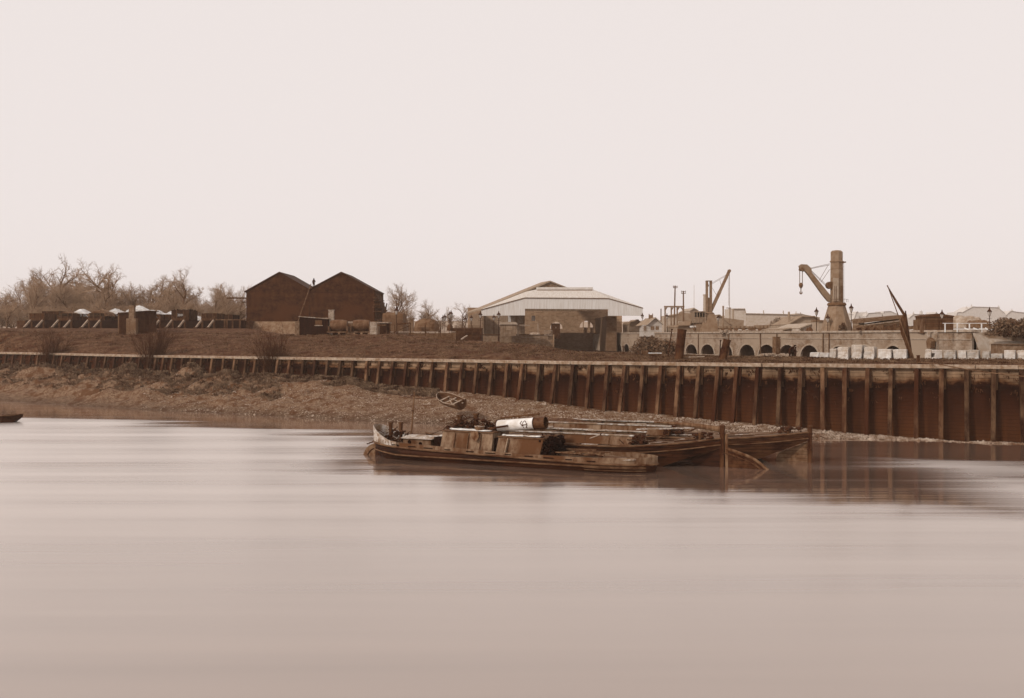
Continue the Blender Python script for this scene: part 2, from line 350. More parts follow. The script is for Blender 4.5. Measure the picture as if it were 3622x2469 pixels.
# ---------------------------------------------------------------- river wall (timber revetment)
wallm = bpy.data.materials.new('river wall planking'); wallm.use_nodes = True; n = wallm.node_tree; b = n.nodes['Principled BSDF']; L = n.links.new
b.inputs['Roughness'].default_value = .8; b.inputs['Specular IOR Level'].default_value = .04
tc = n.nodes.new('ShaderNodeTexCoord'); sx = n.nodes.new('ShaderNodeSeparateXYZ'); L(tc.outputs['Object'], sx.inputs[0])
def nz(sc, st, det=5):
    mp = n.nodes.new('ShaderNodeMapping'); mp.inputs['Scale'].default_value = st; L(tc.outputs['Object'], mp.inputs[0])
    t = n.nodes.new('ShaderNodeTexNoise'); t.inputs['Scale'].default_value = sc; t.inputs['Detail'].default_value = det; L(mp.outputs[0], t.inputs[0]); return t.outputs[0]
def math_(op, a, bb):
    m = n.nodes.new('ShaderNodeMath'); m.operation = op
    for i, q in enumerate((a, bb)):
        if isinstance(q, (int, float)): m.inputs[i].default_value = q
        else: L(q, m.inputs[i])
    return m.outputs[0]
n1 = nz(.5, (1, 1, .6)); n2 = nz(3, (1, 1, 2)); n3 = nz(1.2, (1, 1, .15))
# tide line: timber above it is dry and pale, below it dark with weed (a real stain, constant height with ragged edge)
hgt = math_('ADD', math_('SUBTRACT', sx.outputs[2], math_('MAXIMUM', math_('MULTIPLY', math_('ADD', sx.outputs[0], 16), -.05), 0)), math_('MULTIPLY', math_('SUBTRACT', n1, .5), 1.5))
hgt = math_('ADD', hgt, math_('MULTIPLY', math_('SUBTRACT', n2, .5), .5))
cr = n.nodes.new('ShaderNodeValToRGB'); e = cr.color_ramp.elements
mrg = n.nodes.new('ShaderNodeMapRange'); mrg.inputs[1].default_value = 0; mrg.inputs[2].default_value = 6; L(hgt, mrg.inputs[0]); L(mrg.outputs[0], cr.inputs[0])
e[0].position = .08; e[0].color = sep(80); e[1].position = .97; e[1].color = sep(120)
for p, v in ((.4, 64), (.58, 52), (.68, 34), (.72, 44), (.75, 98), (.80, 130), (.88, 138)):
    q = e.new(p); q.color = sep(v)
mmx = n.nodes.new('ShaderNodeMix'); mmx.data_type = 'RGBA'; mmx.blend_type = 'MULTIPLY'; mmx.inputs[0].default_value = .8
c3 = n.nodes.new('ShaderNodeValToRGB'); c3.color_ramp.elements[0].position = .3; c3.color_ramp.elements[0].color = (.42, .38, .34, 1); c3.color_ramp.elements[1].position = .7; c3.color_ramp.elements[1].color = (1.4, 1.4, 1.4, 1); L(n3, c3.inputs[0])
L(cr.outputs[0], mmx.inputs[6]); L(c3.outputs[0], mmx.inputs[7])
fr_ = math_('FRACT', math_('MULTIPLY', sx.outputs[2], 3.6), 0)     # plank joints
jn = math_('GREATER_THAN', fr_, .07)
mj = n.nodes.new('ShaderNodeMix'); mj.data_type = 'RGBA'; L(jn, mj.inputs[0]); mj.inputs[6].default_value = sep(46); L(mmx.outputs[2], mj.inputs[7])
L(mj.outputs[2], b.inputs['Base Color'])
bp = n.nodes.new('ShaderNodeBump'); bp.inputs['Strength'].default_value = .5; bp.inputs['Distance'].default_value = .06; L(math_('ADD', n2, jn), bp.inputs['Height']); L(bp.outputs[0], b.inputs['Normal'])
postm = mat('river wall posts', 86, 22, 1.6, stretch=(1, 1, .5), rough=.8, bump=.6, v2=62, rnd=.45)
capm = mat('river wall capping', 146, 14, 2.5, rough=.8, bump=.3)
rw = thing('river_wall', 'long timber plank river wall with raking posts along the far bank', 'river wall', (0, 0, 0))
mb = MB(); ps = list(range(-600, 4301, 10)); pv = []
for s in ps:
    t = wtop(s); nn = wnorm(s); z0 = -1.2
    pv += [tuple(t + nn * ((t.z - z0) * .07) * 1 + Vector((0, 0, z0 - t.z))), tuple(t + Vector((0, 0, -.14)))]
mb.v = pv; mb.f = [(2 * i, 2 * i + 2, 2 * i + 3, 2 * i + 1) for i in range(len(ps) - 1)]
o = part('planking', mb, wallm, rw)
mb = MB()
segs = list(range(-600, 4301, 75))
for a_, b_ in zip(segs, segs[1:]):
    p, q = wtop(a_), wtop(b_ - .6); off = wnorm(a_) * .12
    mb.beam(p + off + Vector((0, 0, -.15)), q + off + Vector((0, 0, -.15)), .55, .3)
bevel(part('capping', mb, capm, rw), .02)
mb = MB()
for a_, b_ in zip(segs, segs[1:]):
    p, q = wtop(a_), wtop(b_); off = wnorm(a_) * .22
    mb.beam(p + off + Vector((0, 0, -1.0)), q + off + Vector((0, 0, -1.0)), .16, .22) if a_ < 1700 else None
part('waling', mb, wallm, rw)
posts = [-180, -130, -85, -40, 5, 32, 58, 87, 117, 143, 172, 201, 229, 258, 290, 320, 351, 383, 414, 447, 474, 503, 532, 560, 586, 618, 654, 685, 721, 759, 799, 838, 878, 912, 948, 991, 1033, 1080, 1122, 1166, 1211, 1256, 1305, 1350, 1397, 1444, 1489, 1538, 1590, 1642, 1694, 1748, 1802, 1856, 1915, 1973, 2033, 2092, 2154, 2216, 2281, 2344, 2408, 2478, 2546, 2612, 2685, 2761, 2834, 2911, 2989, 3070, 3152, 3243, 3331, 3418, 3513, 3610, 3705, 3800]
for i, s in enumerate(posts):
    t = wtop(s); f = wfoot(s); nn = wnorm(s); r = random.Random(i); w = .30 + .05 * r.random()
    top = t + nn * .30 + Vector((0, 0, -.34)); d = (f - t); d.normalize()
    if s < 1700: w *= .95
    bot = f + d * (.9 if s < 3200 else .5) + nn * .12
    tl = nn.cross(Vector((0, 0, 1))) * r.uniform(-.16, .16) * (1 if s > 1200 else .4); bot = bot + tl + nn * r.uniform(-.05, .12)
    h = MB(); h.beam(top, bot, w, .30, up=nn)
    # chamfered head reaching back under the capping, and the upright behind the raking post
    h.beam(top + Vector((0, 0, -.02)) , t + Vector((0, 0, -.62)) - nn * -.1, w * .9, .24, up=nn)
    k = t + nn * .1 + (wnorm(s).cross(Vector((0, 0, 1)))) * (-w * .55)
    h.beam(k + Vector((0, 0, -.35)), k + Vector((0, 0, -1.9)) + nn * .16, w * .8, .14, up=nn)
    o = part('post', h, postm, rw); bevel(o, .025)
    if s in (3152, 3331): o['label'] = 'paler raking post with flaking face'

# ---------------------------------------------------------------- grass tufts and stones
def tufts(name, fn, N, m, hmin, hmax, kind='stuff', seed=1, blades=4):
    r = random.Random(seed); mb = MB()
    for _ in range(N):
        p = fn(r)
        if p is None: continue
        p, sc = p
        for _b in range(blades):
            h = r.uniform(hmin, hmax) * sc; a = r.uniform(0, 6.28); w = abs(h) * r.uniform(.06, .14); lean = r.uniform(.1, .75) * h
            q = p + Vector((r.uniform(-.2, .2), r.uniform(-.2, .2), -.02)); dx, dy = math.cos(a), math.sin(a)
            mb.add([q + Vector((-dy * w, dx * w, 0)), q + Vector((dy * w, -dx * w, 0)), q + Vector((dx * lean * .4, dy * lean * .4, h * .8)), q + Vector((dx * lean, dy * lean, h * .75))], [(0, 1, 2), (0, 2, 3)])
    return tag(part(name, mb, m), kind=kind)
def fw(r):
    s = r.uniform(-200, 3700)
    if noise.noise(Vector((s * .012, 3, 0))) < -.05 and r.random() < .8: return None
    w = wtop(s); nn = wnorm(s); z = w.z - .35 - r.random() ** 2 * 2.6
    return Vector((w.x + nn.x * (.12 + (w.z - z) * .07), w.y + nn.y * (.12 + (w.z - z) * .07), z)), r.uniform(.5, 1.1)
tufts('weed', fw, 700, mat('wall weed', 74, 14, 1, bump=0), -.45, -.12, seed=8, blades=5)
gt = mat('grass', 96, 24, .7, rough=.9, bump=0); gt2 = mat('dry reeds and grass', 98, 28, .8, rough=.9, bump=0)
def fb(r):
    s = r.uniform(-300, 3800); w = Zw(s) + .7; u = r.random() ** .8; Z = w + (Zc(s) + 1 - w) * u
    if s > 2900 and r.random() < .4: return None
    return Vector(((s - CX) / F * Z, Z, gz(s, Z) - .06)), 1
tufts('grass', fb, 15000, gt, .10, .30, seed=3)
def ff(r):
    s = r.uniform(-200, 1560); t = 1 - .62 * r.random() ** 1.5 * (1 if s < 1000 else .35)
    p = shore(s, t)
    if noise.noise(Vector((p.x * .22, p.y * .35, 4))) < -.12 and t < .93: return None
    return p, (1.0 if t > .85 else .7)
tufts('reeds', ff, 15000, gt2, .15, .5, seed=4, blades=5)
r = random.Random(9); mb = MB()
for _ in range(15000):
    s = r.uniform(500, 3700); t = r.uniform(.0, .98); p = shore(s, t); q = r.uniform(.03, .10)
    if r.random() < .03: q *= 2
    vs = [p + Vector((math.cos(a) * q * r.uniform(.7, 1.2), math.sin(a) * q * r.uniform(.7, 1.2), -.01)) for a in (0, 1.6, 3.1, 4.7)] + [p + Vector((r.uniform(-.3, .3) * q, r.uniform(-.3, .3) * q, q * r.uniform(.5, .9)))]
    mb.add(vs, [(0, 1, 4), (1, 2, 4), (2, 3, 4), (3, 0, 4)])
tag(part('shingle', mb, mat('shingle stones', 134, 26, .9, rough=.8, bump=0)), kind='stuff')

# ================================================================ BOATS
DK = mat('boat deck planks', 112, 26, 4, stretch=(.25, 3, 1), rough=.75, bump=.6, v2=88)
HULL = mat('tarred hull planks', 50, 14, 2.2, stretch=(.25, 1, 2.2), rough=.6, bump=.7, v2=64, kind='plank', bscale=(5, .16))
RAIL = mat('worn rubbing strake', 96, 16, 3, stretch=(.4, 1, 1), rough=.7)
CANV = mat('grey painted casing', 113, 20, 2.4, stretch=(1, 1, .5), rough=.8, bump=.4, v2=92)
PALEP = mat('worn pale paint', 166, 26, 5, rough=.7, bump=.3, v2=134)
CLOTH = mat('pale canvas', 200, 16, 3, rough=.9, bump=.2)
FUN = mat('funnel pale paint', 205, 10, 2, rough=.55, bump=.05)
def hull_rings(xs, hb, levels, zt, ends=None):
    """rings across the boat, keel to gunwale both sides; levels: (fraction of half beam, z or function)"""
    out = []
    for x in xs:
        h = hb(x); ring = []
        for fr_, z in levels: ring.append((x + (ends(x, z(x)) if ends else 0), -h * fr_(x), z(x)))
        ring2 = [(a, -b_, c) for a, b_, c in reversed(ring)]
        out.append(ring + ring2)
    return out
# --- steam tug
tf = Rot(.87, 63.6, math.atan2(-.436, .9))
tug = thing('steam_tug', 'steam tug with its pale funnel lowered flat, dark round-sterned hull nearest in the moored group', 'tug boat', (.87, 63.6, 0), tf.a)
A0, A1 = -11.1, 8.5
def hb(x):
    u = 0
    if x < -6.5: u = (-6.5 - x) / 4.6
    if x > 4.0: u = (x - 4.0) / 4.5
    return 1.75 * max(0.0, 1 - min(1, u) ** 2.4) ** .55 if u else 1.75
zr = tab([(-11.1, .98), (-9, .84), (-5, .72), (0, .62), (5, .50), (8.5, .46)])      # rubbing strake
zt = tab([(-11.1, 2.12), (-10.6, 1.85), (-9.9, 1.5), (-9.1, 1.2), (-8, 1.1), (-5, 1.02), (0, .84), (4, .84), (8.5, .9)])
xs = [A0 + .001] + [A0 + .15 + i * .25 for i in range(int((A1 - A0 - .3) / .25))] + [A1 - .08, A1 - .001]
lv = [(lambda x: .55, lambda x: -.7), (lambda x: .86, lambda x: -.02), (lambda x: .95, lambda x: .3), (lambda x: 1.0, lambda x: zr(x))]
mb = MB(); mb.loft(hull_rings(xs, hb, lv, zt, lambda x, z: (.55 * (zr(x) - z) if x < -9.5 else (-.35 * (zr(x) - z) if x > 7 else 0)) * min(1, abs(x + 9.5) / 1.6 if x < 0 else (x - 7) / 1.5)), closed=False)
part('hull', mb, HULL, tug, smooth=True)
def wall_strip(x0, x1, zlo, zhi, th=.07, side=(1, -1), off=0, step=.25, flare=0):
    mb = MB(); xx = [x for x in xs if x0 <= x <= x1]
    for sd_ in side:
        ring = []
        for x in xx:
            h = hb(x) + off; a, b_ = zlo(x), zhi(x)
            ring.append([(x, sd_ * h, a), (x, sd_ * (h + flare * (b_ - a)), b_), (x, sd_ * (h + flare * (b_ - a) - th), b_), (x, sd_ * (h - th), a)])
        mb.loft(ring, closed=True, caps=True)
    return mb
part('bulwark', wall_strip(-8.3, A1, zr, zt, .08), CANV, tug)
part('stern_bulwark', wall_strip(A0, -8.3, lambda x: zr(x) + .003, zt, .08, flare=.06), PALEP, tug)
mb = MB()
for sd_ in (1, -1):
    part('rubbing_strake', MB().path([(x, sd_ * (hb(x) + .05), zr(x)) for x in xs], .065, 6), RAIL, tug)
for sd_ in (1, -1):
    mb = MB()
    mb.path([(x, sd_ * (hb(x) * .955 + .04), .31 + (.25 * (-8.5 - x) / 2.6 if x < -8.5 else 0)) for x in xs if A0 + .3 < x < A1 - .1], .05, 5)
    for k in range(3): mb.path([(x, sd_ * (hb(x) * (.93 + .02 * k) + .05), .12 + k * .13) for x in xs if 4.5 < x < A1 - .15], .025, 4)
    part('lower_strake', mb, RAIL, tug)
mb = MB(); dx = [x for x in xs]; mb.v = [(x, sd_ * (hb(x) - .04), zr(x) + .12) for x in dx for sd_ in (1, -1)]; mb.f = [(2 * i, 2 * i + 1, 2 * i + 3, 2 * i + 2) for i in range(len(dx) - 1)]
part('deck', mb, DK, tug)
for i, x in enumerate([-8.6, -7.2, -6.0, -4.6, -3.0, -1.6, -.4, 1.0, 2.3, 3.6, 5.0]):
    part('scupper', MB().box((x, -hb(x) - .012, zr(x) + .13), (.42 + .12 * (i % 3), .03, .055)), M_soot_shade, tug)
# half round rudder at the stern
mb = MB(); rud = [(-11.0, -.8)] + [(-10.95 - 1.15 * math.sin(a) * 1.0, -.35 + 1.15 * math.cos(a)) for a in [R(d) for d in range(5, 96, 10)]] + [(-12.1, -.8)]
mb.prism([(x, z) for x, z in rud], -.06, .06); part('rudder', mb, mat('rudder iron', 112, 14, 3, rough=.7), tug)
mb = MB(); mb.path([(-10.95 - .82 * math.sin(a), -.09, -.42 + .9 * math.cos(a)) for a in [R(d) for d in range(-10, 96, 8)]], .03, 4); part('rudder_band', mb, M_iron, tug)
part('deadwood', MB().prism([(-11.05, -.7), (-11.0, .95), (-10.6, .9), (-9.6, .3), (-8.8, -.7)], -.14, .14), HULL, tug)
part('rudder_arm', MB().beam((-11.0, -.05, .95), (-11.75, -.05, .72), .08, .07), M_iron, tug)
# name painted on the stern quarter
word = 'JULIET'; mb = MB()
for i, ch in enumerate(word):
    x = -10.15 + i * .26; h = hb(x) + .02; g = text_mb(ch, .30, .006); dxh = (hb(x + .05) - hb(x - .05)) / .1; ang = math.atan2(-dxh, 1.0)
    zb = zr(x) + .09 + .0 * i
    for v in g.v:
        vx, vy, vz = v; px_ = x + vx * math.cos(ang) + vz * math.sin(ang); py_ = -(h) + vx * math.sin(ang) - vz * math.cos(ang) - vy * .06
        mb.v.append((px_, py_, zb + vy))
    o_ = len(mb.v) - len(g.v); mb.f += [tuple(k + o_ for k in f) for f in g.f]
part('name_lettering', mb, mat('lettering brown', 112, 8, 4), tug)
# low aft cabin with two round ports
a_, b_ = tf.t(1426, -1.0), tf.t(1523, -1.0)
mb = MB(); mb.bx(a_, b_, -1.0, 1.0, .7, 1.34); cab = part('aft_cabin', mb, CANV, tug)
mb = MB(); rr = []
for x in (a_ - .12, a_ + 1, (a_ + b_) / 2, b_ - .2, b_ + .15): rr.append([(x, y, 1.345 + .14 * (1 - (y / 1.2) ** 2)) for y in (-1.15, -.7, -.2, .2, .7, 1.15)] + [(x, y, 1.345) for y in (1.15, -1.15)])
mb.loft(rr, closed=True, caps=True); part('cabin_roof', mb, PALEP, cab)
for px_ in (1448, 1487):
    p = tf.pt(px_, 1563 if px_ < 1460 else 1570, -1.02); part('porthole', MB().tube((p.x, -1.0, p.z), (p.x, -1.035, p.z), .12, .12, 12), M_soot_shade, cab)
# engine casings
def casing(pa, pb, ztop, name, zb=.72, slope=0):
    xa, xb = tf.t(pa, -1.2), tf.t(pb, -1.2); mb = MB(); v = []
    for x, sh in ((xa, .10), (xb, -slope)):
        for y, z in ((-1.38, zb), (-1.12, ztop), (1.12, ztop), (1.38, zb)): v.append((x + (sh if z > 1 else 0), y, z))
    mb.add(v, [(0, 1, 2, 3), (7, 6, 5, 4), (0, 4, 5, 1), (1, 5, 6, 2), (2, 6, 7, 3)]); o = part(name, mb, CANV, tug)
    mb = MB(); mb.bx(xa + .05, xb - slope + .05, -1.2, 1.2, ztop + .005, ztop + .06); part('casing_rim', mb, RAIL, o); return o, xa, xb
c1, xa1, xb1 = casing(1560, 1742, 1.93, 'engine_casing')
c2, xa2, xb2 = casing(1757, 1912, 1.72, 'boiler_casing', slope=-.15)
for px_ in (1608, 1655, 1700):
    p = tf.t(px_, -1.2); part('stanchion', MB().beam((p, -1.40, .78), (p + .05, -1.17, 1.85), .05, .09, up=(0, 1, 0)), RAIL, c1)
p = tf.t(1793, -1.2); part('stanchion', MB().beam((p, -1.41, .78), (p + .1, -1.18, 1.65), .06, .28, up=(0, 1, 0)), mat('casing batten', 142, 10, 3), c2)
part('casing_gap', MB().bx(xb1 - .02, xa2 + .1, -1.0, 1.0, .75, 1.6), M_soot_shade, tug)  # dark block standing in for the shade between the casings
# dark space forward of the cabin, boards and canvas on the casings
r = random.Random(5)
part('opening_shade', MB().bx(b_ + .2, xa1 - .1, -.9, .9, .75, 1.5), M_soot_shade, tug)  # dark block painted as the shaded opening
for (x0, x1, y0, y1, z, m) in ((xa1 + .3, xa1 + 2.2, -.9, -.1, 2.0, CLOTH), (xa1 + 1.8, xa1 + 3.3, -1.0, -.4, 2.0, CLOTH), (xa2 + .2, xa2 + 1.9, -1.05, -.5, 1.79, CLOTH), (xa2 + 1.7, xb2 - .2, -1.0, -.55, 1.79, CLOTH), (b_ + .3, xa1 - .1, -.7, .3, 1.52, PALEP)):
    mb = MB(); rr = []
    for k in range(7):
        x = x0 + (x1 - x0) * k / 6; w = math.sin(math.pi * (k + .4) / 6.8) * .6 + .4
        rr.append([(x, (y0 + y1) / 2 + (y1 - y0) / 2 * w * c, z + .07 * s_ * r.uniform(.6, 1.2) + .02) for c, s_ in ((-1, 0), (-.5, .9), (.3, 1), (1, 0))])
    mb.loft(rr, closed=True, caps=True); part('folded_canvas', mb, m, tug, smooth=True)
part('side_board', MB().slab([tf.pt(1664, 1525, -1.3), tf.pt(1690, 1525, -1.3), tf.pt(1694, 1545, -1.42), tf.pt(1684, 1562, -1.5), tf.pt(1668, 1550, -1.45)], .03), M_wood, tug)
# towing bitts and machinery
def bitt(px_, yt, yb, v, m, w=.24, parent=tug, tf=tf):
    p = tf.pt(px_, yt, v); q = tf.pt(px_, yb, v); mb = MB(); mb.tube((p.x, v, q.z), (p.x, v, p.z - .1), w * .42, w * .5, 10); mb.tube((p.x, v, p.z - .1), (p.x, v, p.z), w * .62, w * .66, 12)
    return part('bitt', mb, m, parent)
bitt(1626, 1467, 1530, .2, M_darkwood, .34); bitt(1684, 1462, 1530, .5, M_darkwood, .34)
bitt(1382, 1493, 1555, 0, M_darkwood, .26); bitt(1418, 1493, 1555, .3, M_darkwood, .26)
def clutter(name, x0, x1, y0, y1, z0, z1, N, seed, m=M_iron, parent=tug):
    r = random.Random(seed); mb = MB()
    for _ in range(N):
        c = Vector((r.uniform(x0, x1), r.uniform(y0, y1), z0 + (z1 - z0) * r.random() ** 1.4))
        k = r.random(); s_ = r.uniform(.05, .2)
        if k < .45: mb.tube(c, c + Vector((r.uniform(-.5, .5), r.uniform(-.3, .3), r.uniform(-.25, .4))), .025, .025, 5)
        elif k < .8: mb.lathe([(s_ * .5, -s_ * .3), (s_, 0), (s_ * .8, s_ * .5), (s_ * .3, s_ * .8)], 8, c)
        else: mb.box(c, (s_ * 1.6, s_, s_ * 1.2), Matrix.Rotation(r.uniform(0, 3), 3, 'Z'))
    return part(name, mb, m, parent)
clutter('windlass', tf.t(1366, 0), tf.t(1436, 0), -.5, .6, .85, 1.75, 80, 1)
clutter('steering_gear', tf.t(1585, 0), tf.t(1655, 0), -.3, .5, 2.0, 2.5, 36, 2)
clutter('winch', tf.t(1640, 0), tf.t(1735, 0), -.3, .7, 1.95, 2.7, 70, 3)
clutter('coal_heap', tf.t(1908, -.8), tf.t(1962, -.8), -1.2, 1.1, .8, 1.75, 240, 4, M_soot_shade)
r = random.Random(66)
for i in range(16):
    x = tf.t(r.uniform(1945, 2090), -.5); y = r.uniform(-1.2, 1.0); part('deck_lumber', MB().beam((x, y, .78 + r.uniform(0, .25)), (x + r.uniform(.7, 2.4), y + r.uniform(-.5, .5), .8 + r.uniform(0, .25)), .14, .06), random.Random(i).choice([M_darkwood, M_wood, M_black]), tug)
clutter('deck_gear', tf.t(1440, .5), tf.t(1530, .5), .9, 1.4, .85, 1.25, 26, 61)
clutter('rope_heap', tf.t(1745, .5), tf.t(1760, .5), -.3, .9, 1.5, 2.2, 40, 62)
for i in range(6):
    x = tf.t(1800 + i * 22, -.3); part('casing_board', MB().beam((x, -.9 + .2 * (i % 3), 1.84), (x + 1.1, -.6 + .2 * (i % 3), 1.88), .16, .05), [M_pale, M_wood, M_darkwood][i % 3], tug)
p = tf.pt(1697, 1540, -.6); q = tf.pt(1697, 1509, -.6)
part('water_cask', MB().lathe([(.28, 1.9), (.31, 2.1), (.32, 2.35), (.31, q.z)], 14, (p.x, -.6, 0)), M_wood, tug); part('cask_lid', MB().lathe([(.33, q.z + .004), (.33, q.z + .05)], 14, (p.x, -.6, 0)), PALEP, tug)
r_ = [tf.pt(1565 + 4 * i, 1530 - 22 * math.sin(math.pi * i / 8), -.9) for i in range(9)]; part('hoop', MB().path(r_, .02, 4), M_iron, tug)
part('stay', MB().path([tf.pt(1520, 1537, .3), tf.pt(1580, 1515, .3), tf.pt(1626, 1482, .2), tf.pt(1684, 1474, .5)], .02, 4), M_iron, tug)
# pole mast at the stern
p, q = tf.pt(1451, 1540, .6), tf.pt(1466, 1392, .6); mb = MB(); mb.tube(p - Vector((0, 0, .8)), q, .07, .045, 8); mb.tube(q, q + Vector((0, 0, .12)), .07, .07, 6)
o = part('pole_mast', mb, M_wood, tug); part('crosspiece', MB().tube(q + Vector((-.28, 0, -.16)), q + Vector((.02, 0, -.16)), .05, .05, 6), M_iron, o); part('mast_band', MB().tube(p.lerp(q, .58), p.lerp(q, .60), .085, .085, 8), M_iron, o)
# lowered funnel
f0, f1 = tf.pt(1762, 1507, .0), tf.pt(1931, 1494.5, .0); ax = (f1 - f0).normalized()
R0 = .36
def ring_open(a, b, r0, r1, th, n=28):
    mb = MB(); d = (b - a).normalized(); p = d.cross(Vector((0, 0, 1))).normalized(); q = p.cross(d)
    rr = []
    for c, rad in ((a, r0), (b, r1), (b, r1 - th), (a, r0 - th)): rr.append([c + (p * math.cos(2 * math.pi * i / n) + q * math.sin(2 * math.pi * i / n)) * rad for i in range(n)])
    mb.loft(rr + [rr[0]], closed=True); return mb
fl = (f1 - f0).length
fun = part('funnel', ring_open(f0, f0 + ax * fl * .77, R0, R0, .02), FUN, tug, smooth=False)
part('funnel_top', ring_open(f0 + ax * (fl * .77 + .002), f1, R0 + .004, R0 + .012, .025), mat('funnel black top', 84, 12, 3, rough=.5), fun)
part('funnel_lining', MB().tube(f0 + ax * .1, f0 + ax * fl * .5, R0 - .03, R0 - .03, 24), M_soot_shade, fun)
part('funnel_band', ring_open(f0 + ax * fl * .765, f0 + ax * fl * .785, R0 + .02, R0 + .02, .05), M_iron, fun)
part('funnel_band', ring_open(f0 - ax * .06, f0 + ax * .03, R0 + .03, R0 + .03, .05), M_iron, fun)
part('funnel_hinge', MB().beam(tf.pt(1700, 1520, -.45), tf.pt(1796, 1506, -.42), .05, .12), M_iron, fun)
part('funnel_hinge', MB().beam(tf.pt(1700, 1552, -.5), tf.pt(1742, 1512, -.45), .05, .13), M_darkwood, fun)
pp, qq = tf.pt(1771, 1479, .35), tf.pt(1905, 1464, .35); mb = MB(); mb.tube(pp, qq, .055, .055, 8); mb.tube(qq - (qq - pp).normalized() * .05, qq + (qq - pp).normalized() * .04, .09, .09, 8); mb.beam(pp.lerp(qq, .5), pp.lerp(qq, .5) - Vector((0, .05, .3)), .12, .06)
part('steam_pipe', mb, M_darkwood, fun)
# company mark on the funnel (an S crossed by two bars), wrapped on the tube
mb = MB(); perp = ax.cross(Vector((0, 0, 1))).normalized(); upv = perp.cross(ax)
if perp.y > 0: perp = -perp
if upv.z < 0: upv = -upv
def fpt(ex, ey):
    px_, py_ = 1835 + ex / 35.2, 1475 + ey / 35.2; a = (px_ - 1762) / 169.0 * fl; c = f0 + ax * a; cy = 1507 - 12.5 * (px_ - 1762) / 169
    u = max(-.95, min(.95, (cy - py_) / 21.0)); return c + (upv * u + perp * math.sqrt(1 - u * u)) * (R0 + .008)
for st in ([(720, 450), (600, 620), (530, 750), (600, 850), (720, 900), (1000, 900), (1250, 880)], [(790, 820), (850, 640), (950, 500), (1070, 420), (1180, 500), (1230, 650), (1300, 840), (1400, 980)],
           [(620, 1040), (820, 980), (1050, 930), (1250, 880), (1390, 730)], [(800, 1020), (830, 1180), (880, 1310)], [(1260, 960), (1240, 1130), (1140, 1270)], [(1280, 1120), (1230, 1280)]):
    mb.path([fpt(*e) for e in st], .022, 5)
part('company_mark', mb, mat('mark dark paint', 84, 6, 3), fun)
mb = MB(); g = tf.pt(2190, 1630, -.9); mb.slab([tf.pt(2120, 1625, -1.3), tf.pt(2160, 1631, -1.5), tf.pt(2240, 1629, -1.3), tf.pt(2283, 1623, -.4), tf.pt(2200, 1622, -.3)], .05); part('bow_plank', mb, PALEP, tug)

